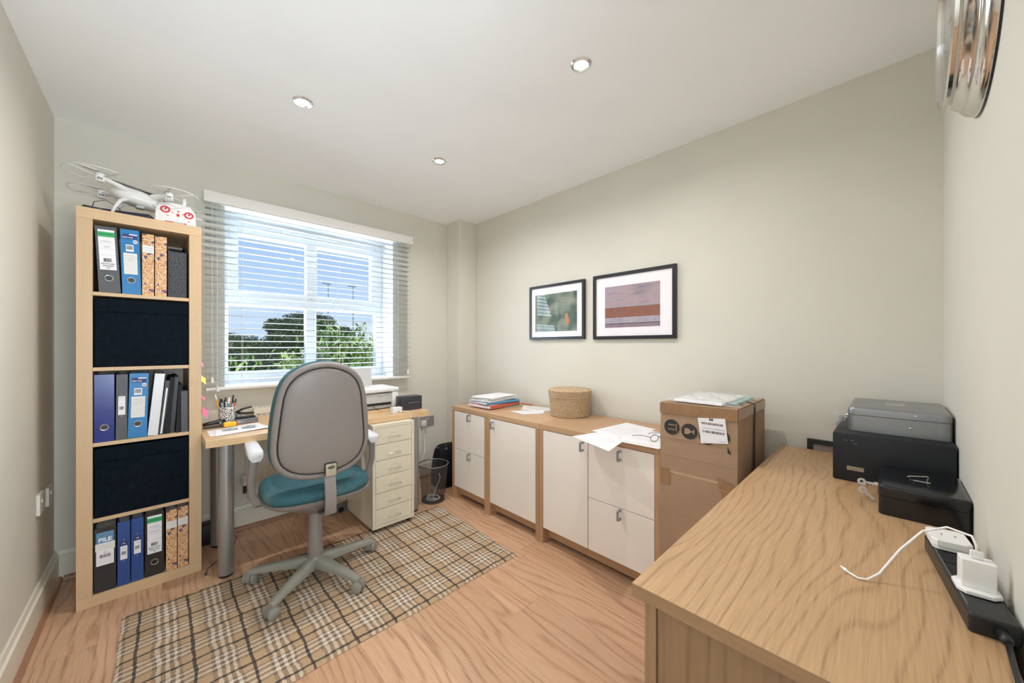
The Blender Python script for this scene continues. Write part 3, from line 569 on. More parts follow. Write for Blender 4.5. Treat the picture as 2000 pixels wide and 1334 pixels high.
B().box(.208, .223, -.0066, -.0061, .898, .907).out('mark', M['ink'], lb); B().box(.182, .266, -.0064, -.0061, .863, .865).out('rule', M['inkg'], lb)
B().box(.186, .2, -.0064, -.0061, .806, .807).box(.25, .272, -.0064, -.0061, .816, .8175).out('rule', M['inkg'], lb)
text('*', .014, M['paper'], lb, (.2155, -.0068, .9015), 'mark')

t = thing('document_bag', 'clear plastic bag of white papers lying on top of the cardboard box', 'bag', (1.662, .732, BH+.008), -pi/2)
bx('paper_sheaf', M['paper'], t, .045, .245, .03, .29, .0, .010, bev=.002); bx('paper_sheaf', plain('mint_paper', (.25,.52,.50), .6), t, .235, .285, .09, .36, .0035, .009, bev=.002); bx('paper_sheaf', M['paper2'], t, .06, .26, .08, .34, .0104, .017, bev=.003)
q = B(); g = []
nx_, ny_ = 22, 26
tb = bmesh.new(); rr = random.Random(5)
vs_ = [[tb.verts.new((.005+i/nx_*.30 + (.012*sin(j*.9) if i in (0, nx_) else 0), .012+j/ny_*.37, (0.0035 if i in (0, nx_) or j in (0, ny_) else .0185+rr.uniform(-.0015, .0035)+.003*sin(i*.8+j*.5)))) for j in range(ny_+1)] for i in range(nx_+1)]
for i in range(nx_):
    for j in range(ny_): tb.faces.new((vs_[i][j], vs_[i+1][j], vs_[i+1][j+1], vs_[i][j+1]))
q._merge(tb); o = q.out('plastic_film', M['film'], t, smooth=True)

# ------------------------------------------------------------ on the right-wall cabinets
CZ = CT+.0003
def paper_at(lab, pts, z=CZ, mat='paper', curl=0, cat='paper', lines=0, group='loose papers on the low cabinets', nm='paper_sheet'):
    c = sum((Vector((*p, 0)) for p in pts), Vector())/4
    o = B().sheet([(p[0]-c.x, p[1]-c.y, 0) for p in pts], .0006, curl=curl).out(nm, M[mat], None, (c.x, c.y, z)); tag(o, lab, cat, group)
    if lines:
        a, b_, cc, d = [Vector((p[0]-c.x, p[1]-c.y, 0)) for p in pts]; r = random.Random(lines)
        for k in range(lines):
            v = .12+.76*k/lines; u1 = r.uniform(.55, .9)
            p0 = a.lerp(d, v).lerp(b_.lerp(cc, v), .1); p1 = a.lerp(d, v).lerp(b_.lerp(cc, v), u1); dv = (d-a).normalized()*.0012; h = Vector((0,0,.0007+curl*2))
            bb = B(); bb.sheet([p0+h, p1+h, p1+h+dv, p0+h+dv], .0002, nx=1); bb.out('printed_line', plain('pale_print', (.52,.52,.56), .7), o)
    return o
paper_at('white printed letter hanging slightly over the front edge of the wide cabinet', [(1.57,1.165),(1.79,1.11),(1.69,.93),(1.465,.885)], CZ+.0016, lines=12)
paper_at('white printed form lying behind the overhanging letter, towards the wall', [(1.76,1.17),(2.10,1.14),(2.05,.93),(1.72,.945)], CZ+.0002, lines=12)
paper_at('white sheet nearest the cardboard box, under the glasses', [(1.68,.955),(1.98,.97),(1.99,.75),(1.70,.755)], CZ+.0026)
paper_at('blue-edged document under the sheets beside the cardboard box', [(1.655,.965),(1.93,.96),(1.93,.742),(1.665,.742)], CZ+.001, 'paper')
paper_at('white leaflet lying between the paper pile and the woven basket', [(1.85,1.945),(2.07,1.79),(1.95,1.70),(1.83,1.78)], CZ+.001, lines=8)
paper_at('pale sheet by the wall, half hidden behind the woven basket', [(2.12,2.06),(2.19,1.76),(2.06,1.74),(1.95,1.92)], CZ+.0, 'paper2', lines=6)
g_ = thing('eyeglasses', 'black framed glasses lying on papers, half hidden by the cardboard box', 'glasses', (1.80, .80, CZ+.0045), R(-20))
for x_ in (-.032, .032):
    B().tube([(x_+.026*cos(a/20*2*pi), .0, .017+.016*sin(a/20*2*pi)) for a in range(20)], .0016, 6, closed=True, up=(0,1,0)).out('lens_rim', M['black'], g_, smooth=True)
B().tube([(-.008, 0, .02), (0, 0, .023), (.008, 0, .02)], .0015, 6).out('bridge', M['black'], g_)
for s_ in (-1, 1): B().tube([(s_*.059, 0, .024), (s_*.061, .05, .022), (s_*.058, .11, .010), (s_*.055, .13, .002)], .0015, 6).out('temple', M['black'], g_)

# woven basket with lid
t = thing('lidded_basket', 'round woven straw basket with a lid, standing on the low cabinets', 'basket', (2.052, 1.545, CZ))
def coil(r0, r1, z0, z1, n, amp=.0036):
    p = []
    for i in range(n*6+1):
        u = i/(n*6); p.append((r0+(r1-r0)*u+amp*abs(sin(u*n*pi)), z0+(z1-z0)*u))
    return p
rw = random.Random(9); RWT = [rw.uniform(-1, 1) for _ in range(4001)]
wobf = lambda i, z: .009*RWT[(i*37+int(z*1000)*113) % 4001]
B().lathe([(0, .001), (.128, .0)]+coil(.130, .141, .002, .132, 17)+[(.132, .132), (.125, .02), (0, .02)], 150, wob=wobf).out('body', M['straw'], t, smooth=True)
B().lathe([(.142, .128)]+coil(.1435, .1445, .129, .178, 7)+[(.138, .183), (.12, .1815)]+[(.12-.12*u/60, .1815+.0015*abs(sin(u/60*9*pi))) for u in range(1, 60)]+[(0, .182)], 150, wob=wobf).out('lid', M['straw'], t, smooth=True)

# paper pile
PX, PY = 1.93, 2.19; z = CZ
def slab(nm, lab, cat, dx, dy, hx, hy, h, mat, rz, droop=0, edge=None, grp='pile of papers and folders on the far cabinets'):
    global z
    t_ = thing(nm, lab, cat, (PX+dx, PY+dy, z), rz, grp)
    b = B(); b.box(-hx, hx, -hy, hy, .0004, h, bev=min(h*.3, .003)); b.out('cover' if edge else 'sheets', M[mat], t_)
    if edge:
        for e_, (o_, zz) in enumerate(((.004, .2), (.007, .45), (.003, .7))): bx('sheets', M[edge], t_, -hx-o_, hx-.006, -hy+.006, hy+o_, h*zz, h*zz+h*.18)
    z += h+.0004
slab('document_folder', 'pale green folder at the very bottom of the paper pile', 'folder', .03, -.02, .15, .10, .004, 'foldg', R(-8))
slab('document_folder', 'thick red folder stuffed with papers near the bottom of the pile', 'folder', 0, 0, .165, .118, .026, 'foldr', R(3), edge='paper')
slab('document_folder', 'pale pink folder on the red folder, poking out on the left of the pile', 'folder', -.01, .02, .155, .115, .004, 'pink2', R(8))
slab('document_folder', 'blue folder in the middle of the paper pile', 'folder', 0, .0, .165, .112, .016, 'foldb', R(-4), edge='paper')
slab('magazine', 'thick white brochure resting on the blue folder in the pile', 'magazine', -.012, .01, .15, .105, .012, 'paper', R(5), edge='paper2')
slab('magazine', 'grey-edged brochure in the upper part of the pile', 'magazine', .0, .0, .145, .10, .010, 'paper2', R(-6), edge='paper')
slab('magazine', 'white leaflet bundle second from the top of the pile', 'magazine', -.005, .008, .148, .102, .008, 'paper', R(9), edge='paper2')
slab('magazine', 'thin white newsletter on the very top of the pile', 'magazine', -.005, .0, .15, .104, .004, 'paper', R(2))
b = B(); b.cyl((0,0,0), (.0,.12,0), .0035, n=6); tag(b.out('pencil', M['foldr'], None, (2.16, 2.0, CZ+.0036)), 'red pencil lying behind the paper pile, near the wall', 'pencil')

# ------------------------------------------------------------ cash boxes, keys, socket lead on near cabinet
def rbox(b, x0, x1, y0, y1, z0, z1, r, top=.0, n=8):
    """rounded vertical corners, optional rounded top edge"""
    def ring(ins, z):
        p = []; rr = max(r-ins*.5, .001)
        for (cx, cy, a0) in ((x1-r, y1-r, 0), (x0+r, y1-r, 90), (x0+r, y0+r, 180), (x1-r, y0+r, 270)):
            for i in range(n+1):
                a = R(a0+90*i/n); p.append((cx+(r-ins)*cos(a), cy+(r-ins)*sin(a), z))
        return p
    rings = [ring(0, z0), ring(0, z1-top)]
    for i in range(1, 6):
        a = pi/2*i/5; rings.append(ring(top*(1-cos(a)), z1-top+top*sin(a)))
    b.loft(rings if top else rings[:1]+[ring(0, z1)]); return b
SZ = CT+.0005
t = thing('deed_box', 'large matt black steel box with a small metal plate, under the silver cash box', 'box', (1.76, .142, SZ), -pi/2)
B().box(0, .288, 0, .40, 0, .168, bev=.004, seg=2).out('body', M['safe'], t, smooth=30)
pl_ = bx('plate', plain('nickel_plate', (.40,.36,.28), .35, .6), t, .038, .082, -.0012, 0, .040, .054, bev=.0004)
scribble(pl_, .06, -.0016, .0495, .026, 5, 20, .0006, M['ink']); scribble(pl_, .06, -.0016, .0450, .034, 6, 24, .0006, M['ink'])
for (a, zz) in ((.03, .143), (.055, .135), (.048, .145)): B().box(a, a+.009, -.0003, 0, zz, zz+.0009).out('scratch', M['alu'], t)
def key(parent, loc, rz, rx=0, mat='chrome', nm='key'):
    k = B(); k.lathe([(.0045, -.0009), (.0105, -.0009), (.0105, .0009), (.0045, .0009)], 20).box(.009, .034, -.0035, .0035, -.0009, .0009).box(.016, .019, -.0062, -.003, -.0009, .0009).box(.023, .027, -.0056, -.003, -.0009, .0009).box(.030, .034, -.0062, -.003, -.0009, .0009)
    o = k.out(nm, M['keym'] if mat == 'chrome' else M[mat], parent, loc); o.rotation_euler = (rx, 0, rz); return o
t = thing('cash_box', 'silver metal cash box with a keyed lock, on top of the black steel box', 'box', (1.835, .106, SZ+.169), -pi/2)
rbox(B(), 0, .250, 0, .335, 0, .058, .020).out('body', M['silver'], t, smooth=40)
rbox(B(), -.0008, .2508, -.0008, .3358, .0595, .088, .021, .012).out('lid', M['silver'], t, smooth=40)
ch = B(); ch.tube([(.098, .15, .0885), (.098, .15, .093), (.10, .152, .0945), (.142, .152, .0945), (.146, .15, .0885)], .0016, 6).box(.093, .151, .147, .160, .088, .0892); ch.out('carry_handle', M['chrome'], t)
for (a, zz) in ((.170, .073), (.158, .030)): B().sph((a, -.0005, zz), .0032, (1,.5,1), 10).out('rivet', M['chrome'], t)
lk = B().cyl((-.001, .08, .045), (-.010, .08, .045), .006, n=14).out('lock', M['chrome'], t)
B().tube([(-.012-.008*sin(a/14*2*pi), .08+.0, .037+.008*cos(a/14*2*pi)) for a in range(14)], .0008, 5, closed=True, up=(0,1,0)).out('key_ring', M['chrome'], lk)
k1 = key(lk, (-.020, .08, .030), 0, 0, 'steel'); k1.rotation_euler = (pi/2, R(118), 0)
k2 = key(lk, (-.040, .08, .045), 0, 0); k2.rotation_euler = (pi/2, 0, 0)
t = thing('cash_box', 'glossy black metal cash box in front of the larger black steel box', 'box', (1.482, .021, SZ), -pi/2)
rbox(B(), 0, .168, 0, .245, 0, .052, .013).out('body', M['bgloss'], t, smooth=40)
rbox(B(), -.0008, .1688, -.0008, .2458, .0532, .083, .0138, .006).out('lid', M['bgloss'], t, smooth=40)
B().tube([(.070, .105, .0835), (.060, .085, .100), (.064, .083, .102), (.098, .110, .102), (.100, .113, .099), (.098, .130, .0835)], .0018, 6).box(.064, .105, .118, .126, .083, .0845).out('carry_handle', M['chrome'], t)
lk = B().cyl((-.001, .10, .055), (-.010, .10, .055), .007, n=14).out('lock', M['chrome'], t)
k1 = key(lk, (-.038, .10, .055), 0, 0); k1.rotation_euler = (pi/2, 0, 0)
B().tube([(-.034-.009*sin(q/14*2*pi), .10, .045+.009*cos(q/14*2*pi)) for q in range(14)], .0008, 5, closed=True, up=(0,1,0)).out('key_ring', M['chrome'], lk)
k2 = key(lk, (-.036, .0985, .031), 0, 0); k2.rotation_euler = (pi/2, R(42), 0)
t = thing('extension_lead', 'black four-gang extension lead on the near cabinet beside the wall', 'extension lead', (.984, -.149, SZ+.001), R(6.0))
rbox(B(), 0, .335, 0, .056, 0, .030, .006, .004).out('body', M['black'], t, smooth=40)
for i in range(4):
    g0 = bx('socket', M['blackm'], t, .075+i*.060, .127+i*.060, .004, .05, .030, .0312, bev=.0004)
    bb = B(); bb.box(.096+i*.06, .106+i*.06, .032, .036, .0312, .0316); bb.box(.084+i*.06, .088+i*.06, .014, .022, .0312, .0316); bb.box(.112+i*.06, .116+i*.06, .014, .022, .0312, .0316); bb.out('pin_hole', plain('hole_black', (.002,.002,.002), .9), g0)
B().box(.03, .30, .0505, .0515, .0302, .0306).out('stripe', M['alu'], t)
B().tube([(.002, .022, .014), (-.02, .022, .014), (-.028, .022, .014)], [.0085, .0075, .006], 12).out('cord_grip', M['black'], t, smooth=True)
B().tube([(-.026, .022, .014), (-.07, .028, .007), (-.13, .036, .0042), (-.20, .022, .0042), (-.30, .012, .0042)], .0037, 10).out('power_cord', M['black'], t, smooth=True)
t = thing('charger_plug', 'white square charger plug standing in the black extension lead', 'plug', (1.078, -.112, SZ+.0327), R(6))
B().prism([(-.028, 0), (-.028, .0), (-.028, 0)], 0, .001).bm.free()
pts = [(-.030,-.014), (-.018,-.026), (.018,-.026), (.028,-.014), (.028,.018), (.018,.027), (-.018,.027), (-.030,.018)]
q = B(); q.loft([[(x_, y_, 0) for x_, y_ in pts], [(x_, y_, .005) for x_, y_ in pts], [(x_*.96, y_*.96, .0065) for x_, y_ in pts]]); q.out('faceplate', M['white'], t)
rbox(B(), -.014, .014, -.021, .021, .0066, .056, .003, .002).out('body', M['white'], t, smooth=40)
usb = B().box(-.004, .004, -.008, .008, .0562, .071, bev=.002, seg=2).out('usb_plug', M['white'], t, smooth=40)
B().tube([(0, 0, .070), (.001, .0, .080), (.012, .003, .092), (.04, .028, .090), (.045, .06, .070), (.02, .095, .030), (-.008, .127, -.018), (-.025, .146, -.0295), (-.030, .160, -.030), (-.014, .176, -.030)], .0021, 8).out('charging_cable', M['white'], t, smooth=True)
B().cyl((-.014, .176, -.0295), (-.006, .181, -.0295), .0032, n=10).cyl((-.006, .181, -.0295), (.001, .185, -.0295), .0018, n=8).out('cable_tip', M['white'], t, smooth=40)
t = thing('adaptor_plug', 'flat white shaver-style adaptor plugged into the far end of the extension lead', 'plug', (1.272, -.092, SZ+.0327), R(6))
q = B(); P8 = [(-.040,-.020), (-.030,-.030), (.030,-.030), (.036,-.020), (.036,.022), (.028,.030), (-.030,.030), (-.040,.022)]
q.loft([[(x_*.92, y_*.92, 0) for x_, y_ in P8], [(x_*.92, y_*.92, .006) for x_, y_ in P8], [(x_, y_, .008) for x_, y_ in P8], [(x_, y_, .020) for x_, y_ in P8], [(x_*.96, y_*.96, .022) for x_, y_ in P8]]); q.out('body', M['white'], t)
B().box(-.006, .004, .008, .011, .0218, .0222).box(-.006, .004, -.012, -.009, .0218, .0222).out('pin_hole', M['inkg'], t)
t = thing('framed_picture', 'black framed picture propped low behind the near cabinet, only its corner showing', 'picture', (XR-.004, .268, .42), -pi/2)
b = B(); b.box(0, .30, -.018, 0, 0, .022).box(0, .30, -.018, 0, .333, .355).box(0, .022, -.018, 0, .0215, .3335).box(.278, .30, -.018, 0, .0215, .3335); b.out('frame', M['black'], t)
bx('print', plain('print_dusky', (.42,.34,.30), .6, noise=.1), t, .022, .278, -.010, -.004, .022, .333); bx('glass', M['pglass'], t, .022, .278, -.013, -.011, .022, .333)

# ------------------------------------------------------------ bookcase
BA = math.atan2(.013, .436); BO = Vector((-.276, 2.564, 0))
def bp(s, d, z): return (BO.x+s*cos(BA)-d*sin(BA), BO.y+s*sin(BA)+d*cos(BA), z)
t = thing('bookcase', 'tall narrow birch bookcase with five open bays, left of the window', 'bookcase', BO, BA); bc = t
bx('top_panel', M['birch_x'], t, 0, .436, 0, .388, 1.80, 1.85, bev=.0008); bx('bottom_panel', M['birch_x'], t, 0, .436, 0, .388, 0, .05, bev=.0008)
for a in (0, .386): bx('side_panel', M['birch_z'], t, a, a+.05, .0, .388, .0503, 1.7997, bev=.0008)
SH = []
for k in range(1, 5):
    z1 = .05+k*.3364+(k-1)*.017; SH.append(z1+.017); bx('shelf', M['birch_x'], t, .0503, .3857, .003, .385, z1, z1+.017, bev=.0006)
ZB = [.0502]+[q+.0002 for q in SH]
for k, lab in ((1, 'black fabric storage box in the lower part of the bookcase'), (3, 'black fabric storage box in the upper part of the bookcase')):
    t = thing('storage_box', lab, 'box', bp(.218, .004, ZB[k]), BA, 'black fabric boxes in the bookcase')
    bx('body', M['navy'], t, -.164, .164, .002, .37, 0, .325, bev=.004); bx('top_band', M['navy'], t, -.163, .163, -.0012, .002, .262, .322, bev=.001)

def binder(lab, bay, s0, s1, h, mat, lean=0, ring=True, d=.012, dep=.285, grp=None, decor=None, nm='binder', gap=0):
    wd = s1-s0; t = thing(nm, lab, 'binder', bp((s0+s1)/2, d, ZB[bay]), BA, grp); th = .0028; w2 = wd/2-.0008
    L_ = R(lean); t.rotation_euler = (0, L_, BA); t.location.z += abs(sin(L_))*w2+.0002
    b = B(); b.box(-w2, w2, 0, th, 0, h, bev=.0006).box(-w2, -w2+th, th*.8, dep, 0, h).box(w2-th, w2, th*.8, dep, 0, h); b.out('cover', M[mat], t)
    bx('paper_block', M['paper2'], t, -w2+th+.001, w2-th-.001, .02, dep-.01, .008, h-.012)
    if ring:
        rz = .068 if h > .29 else .06
        r0 = B().lathe([(.0118, 0), (.0118, .0012), (.0145, .0018), (.0155, 0)], 28, mtx=Matrix.Translation((0, 0, rz)) @ fm).out('finger_ring', M['chrome'], t, smooth=40)
        B().lathe([(0, 0), (.0118, 0), (.0118, .0004), (0, .0004)], 24, mtx=Matrix.Translation((0, -.0001, rz)) @ fm).out('hole', M['black'], r0)
    if decor: decor(t, w2, h)
    return t
G = 'ring binders on the bookcase shelves'
def lab_premier(l1, l2):
    def f(t, w, h):
        z0, z1 = h-.205, h-.016; a = w*.76
        L_ = bx('label', M['paper'], t, -a, a, -.0006, 0, z0, z1); bx('label_band', M['green'], L_, -a, a, -.0010, -.0006, z1-.034, z1-.010)
        text('PREMIER', .0125, M['ink'], L_, (0, -.0013, z1-.022))
        for zz in (z1-.065, z1-.090, z1-.120): bx('rule', M['inkg'], L_, -a, a, -.0009, -.0006, zz, zz+.0006)
        if l1: text(l1, .009, M['inkg'], L_, (0, -.0011, z1-.055), 'handwriting')
        if l2: text(l2, .009, M['inkg'], L_, (0, -.0011, z1-.080), 'handwriting')
        barcode(L_, 0, -.0009, z0+.046, a*1.0, .017, 18, 5); text('RECYCLED', .0092, M['ink'], L_, (0, -.0011, z0+.028), bold=.0001, sx=1.0)
        text('LEVER ARCH', .0062, M['ink'], L_, (0, -.0011, z0+.018), bold=.0002); text('FILE', .0058, M['ink'], L_, (0, -.0011, z0+.009), bold=.0002)
    return f
tx_w = (1.0, 1.2, .8)
def lab_blue(hand):
    def f(t, w, h):
        a = w*.78
        q = bx('label', M['lblue'], t, -a, a, -.0006, 0, h-.046, h-.022); bx('label_strip', M['paper'], q, -a*.1, a, -.0009, -.0006, h-.027, h-.022)
        text('Lever Arch', .0075, M['paper'], q, (-a*.28, -.0011, h-.0385), bold=.0003)
        r = B().lathe([(0, 0), (.0085, 0), (.0085, .0006), (0, .0006)], 20, mtx=Matrix.Translation((a*.72, 0, h-.058)) @ fm).out('badge', M['paper'], t); text('A4', .0095, M['ink'], r, (a*.72, -.0011, h-.058), bold=.0004)
        c = bx('barcode_label', M['paper'], t, -a*.6, a*.45, -.0006, 0, h-.107, h-.074); barcode(c, -a*.08, -.0009, h-.088, a*.85, .020, 16, 9)
        s_ = bx('label', M['paper2'], t, -a*.95, a*.9, -.0006, 0, h-.218, h-.115)
        for k in range(9): bx('rule', M['inkg'], s_, -a*.9, a*.85, -.0009, -.0006, h-.205+k*.0095, h-.2045+k*.0095)
        if hand: 
            for k, tx in enumerate(hand): (text(tx[1:], .0085, M['inkg'], s_, (0, -.0011, h-.127-k*.012), 'handwriting') if tx[0] == '=' else scribble(s_, 0, -.0011, h-.127-k*.012, a*tx_w[k], k+int(w*1e5), 16))
    return f
def lab_small(zz, dark=True):
    def f(t, w, h):
        a = w*.62; q = bx('label', M['lblue'] if dark else M['paper2'], t, -a, a, -.0006, 0, zz-.045, zz+.045)
        if dark: text('A4', .008, M['paper'], q, (0, -.0009, zz+.034), bold=.0002)
        p = bx('label_insert', M['paper'], q, -a*.9, a*.9, -.0009, -.0006, zz-.043, zz+.022); barcode(p, 0, -.0012, zz-.012, a*1.2, .016, 12, 2)
        scribble(p, 0, -.0012, zz+.010, a*1.2, 4)
        for q_ in (.052, -.052): B().sph((0, -.0005, zz+q_), .0028, (1,.6,1), 10).out('rivet', M['chrome'], t)
    return f
def lab_floral(on):
    def f(t, w, h):
        if on:
            q = bx('label', M['paper2'], t, -w*.97, w*.97, -.0008, -.0001, h-.095, h-.058); scribble(q, 0, -.0012, h-.07, w*1.3, int(h*1000)); scribble(q, 0, -.0012, h-.082, w, 3)
    return f
binder('grey lever arch file with a white and green label, leaning at the top left', 4, .068, .140, .312, 'bgrey', -2.6, grp=G, decor=lab_premier('D.M.A.C.', 'EAST'))
binder('bright blue lever arch file with ruled label in the top bay', 4, .143, .209, .315, 'blue', -1.4, grp=G, decor=lab_blue(['~', '~', '~']))
binder('flower patterned file with a white sticker in the top bay', 4, .2105, .2545, .308, 'floral', 0, False, grp=G, decor=lab_floral(True))
binder('flower patterned file without sticker, right of its twin in the top bay', 4, .2565, .301, .305, 'floral', 0, False, grp=G)
t = thing('magazine_file', 'speckled dark grey magazine file at the right of the top bay', 'file', bp(.341, .012, ZB[4]), BA)
b = B(); b.box(-.036, .036, 0, .003, 0, .238, bev=.0005).box(-.036, .036, .25, .253, 0, .30).box(-.036, .036, .003, .25, 0, .003); b.prism([(0, .003), (.25, .003), (.25, .30), (.15, .30), (0, .238)], 0, .003, mtx=Matrix.Translation((-.033, 0, 0)) @ Matrix.Rotation(pi/2, 4, 'Z')); b.prism([(0, .003), (.25, .003), (.25, .30), (.15, .30), (0, .238)], 0, .003, mtx=Matrix.Translation((.036, 0, 0)) @ Matrix.Rotation(pi/2, 4, 'Z')); b.out('case', M['felt'], t)

binder('plain royal blue lever arch file in the middle bay', 2, .0525, .119, .318, 'dblue', 0, grp=G)
binder('slim dark grey ring binder with a small white label in the middle bay', 2, .121, .161, .316, 'bgrey', .4, False, grp=G, decor=lab_small(.165, False))
binder('bright blue lever arch file with handwritten label in the middle bay', 2, .1605, .229, .318, 'blue', 1.2, grp=G, decor=lab_blue(['~', '~', '=18 - 17']))
def dec_white(t, w, h): B().box(-w*.85, w*.85, -.0008, 0, .01, .0115).box(-w*.85, w*.85, -.0008, 0, h-.0115, h-.01).box(-w*.85, -w*.8, -.0008, 0, .01, h-.01).box(w*.8, w*.85, -.0008, 0, .01, h-.01).out('sleeve', M['paper2'], t)
binder('white presentation binder leaning right in the middle bay', 2, .229, .268, .312, 'bwhite', 5.0, False, grp=G, decor=dec_white)
G2 = 'slim black folders at the right of the middle bay'
def folder(lab, s0, s1, h, lean, mat, sheets=0, d=.012):
    w2 = (s1-s0)/2; t = thing('folder', lab, 'folder', bp((s0+s1)/2, d, ZB[2]), BA, G2); L_ = R(lean); t.rotation_euler = (0, L_, BA); t.location.z += abs(sin(L_))*w2+.0003
    b = B(); b.box(-w2, w2, 0, .002, 0, h, bev=.0006).box(-w2, -w2+.0015, .0018, .27, 0, h).box(w2-.0015, w2, .0018, .27, 0, h); b.out('cover', M[mat], t)
    if sheets: bx('sheets', M['paper'], t, -w2*.3, w2*.4, -.003, .26, .004, h*.86)
    else: bx('sheets', M['blackm'], t, -w2+.002, w2-.002, .01, .26, .004, h+.006)
folder('slim black folder with pale pages showing, leaning next to the white binder', .269, .288, .275, 5.5, 'bblack', 1, d=.02)
folder('black plastic folder with a bulging top, second from the white binder', .290, .310, .285, 4.5, 'blackm', d=.02)
folder('glossy black folder, third from the white binder', .312, .330, .290, 3.5, 'bblack', d=.03)
folder('short black folder leaning against the right side of the middle bay', .334, .352, .245, 2.5, 'blackm', d=.015)
folder('small charcoal ring folder tight against the right side of the middle bay', .355, .382, .215, 0, 'bgrey', d=.012)

def dec_file(t, w, h):
    a = w*.8; z0, z1 = .125, h-.022
    L_ = bx('label', M['paper'], t, -a, a, -.0006, 0, z0, z1); bx('label_band', M['sblue'], L_, -a, a, -.0010, -.0006, z1-.050, z1)
    text('FILE', .025, M['paper'], L_, (0, -.0014, z1-.036), bold=.0008)
    p = bx('sticker', M['paper2'], L_, -a*1.1, a*1.12, -.0018, -.0012, z1-.085, z1-.050); scribble(p, 0, -.0021, z1-.062, a*1.4, 8); scribble(p, -.003, -.0021, z1-.072, a, 9)
    barcode(L_, 0, -.0009, z1-.112, a*1.2, .015, 18, 11); text('(A)', .008, M['ink'], L_, (0, -.0011, z1-.096))
    for k in range(7): bx('rule', M['inkg'], L_, -a*.85, a*.85, -.0009, -.0006, z0+.012+k*.007, z0+.0125+k*.007)
binder('black lever arch file reading FILE with a pale blue label, bottom left', 0, .0525, .1245, .302, 'bblack', 0, False, grp=G, decor=dec_file)
binder('slim mid blue ring binder next to the black FILE binder in the bottom bay', 0, .127, .171, .308, 'mblue', 0, False, grp=G, decor=lab_small(.168))
binder('slim mid blue ring binder next to the green-labelled file in the bottom bay', 0, .173, .217, .310, 'mblue', 0, False, grp=G, decor=lab_small(.178))
binder('black lever arch file with a white and green label in the bottom bay', 0, .2205, .291, .318, 'bblack', 0, grp=G, decor=lab_premier('Accounts', '2018/2019'))
binder('flower patterned file with a white sticker, next to the black file in the bottom bay', 0, .297, .340, .310, 'floral', 0, False, grp=G, decor=lab_floral(True))
binder('flower patterned file with a white sticker, against the right side of the bottom bay', 0, .3415, .3835, .314, 'floral', 0, False, grp=G, decor=lab_floral(True))

# things on top of the bookcase
BT = 1.8503
t = thing('carry_case', 'flat dark navy battery case lying under the drone on the bookcase', 'case', (-.12, 2.70, BT), R(-14))
B().box(-.10, .10, -.05, .05, 0, .036, bev=.012, seg=3).out('body', plain('navy_shell', (.012,.02,.038), .5), t, smooth=40); B().box(-.101, .101, -.051, .051, .017, .0185).out('seam', M['black'], t)
t = thing('power_adaptor', 'flat black adaptor with a thin lead beside the left drone leg', 'adaptor', (-.232, 2.605, BT), R(10))
B().box(-.03, .03, -.02, .02, 0, .014, bev=.004, seg=2).out('body', M['black'], t, smooth=40)
B().tube([(.0, .018, .008), (.01, .03, .05), (.05, .05, .075), (.09, .06, .055), (.105, .075, .04)], .0015, 6).out('lead', M['black'], t, smooth=True)
t = thing('drone_battery', 'small clear and red battery pack between the drone and its controller', 'battery', (-.008, 2.655, BT), R(-20))
B().box(-.016, .008, -.014, .014, 0, .018, bev=.003).out('body', M['red'], t); B().box(.0085, .024, -.012, .012, .001, .016, bev=.002).out('cap', M['red'], t)

# drone
DR = thing('drone', 'white four-rotor drone with propeller guards, on top of the bookcase', 'drone', (-.075, 2.715, BT), R(2))
dw = plain('drone_white', (.76,.76,.75), .3)
hub = Vector((0, 0, .115))
pods = [Vector((-.135, -.10, .165)), Vector((.105, -.085, .150)), Vector((.12, .13, .145)), Vector((-.14, .13, .15))]
q = B(); secs = []
for i in range(9):
    u = i/8; z_ = .076+u*.070; s_ = sin(pi*(.18+.74*u))**.6; secs.append([(.088*s_*abs(cos(a))**.7*(1 if cos(a) > 0 else -1)*1.1-.012, .056*s_*abs(sin(a))**.7*(1 if sin(a) > 0 else -1), z_+.012+.008*u-(.16*(.088*cos(a)))) for a in [2*pi*k/28 for k in range(28)]])
q.loft(secs); q.out('body', dw, DR, smooth=True)
B().box(-.085, .078, -.036, .036, 0, .006, bev=.0028, seg=2, mtx=Matrix.Translation((-.018, 0, .166)) @ Matrix.Rotation(R(10), 4, 'Y')).out('top_plate', plain('drone_grey', (.12,.12,.115), .35), DR, smooth=40)
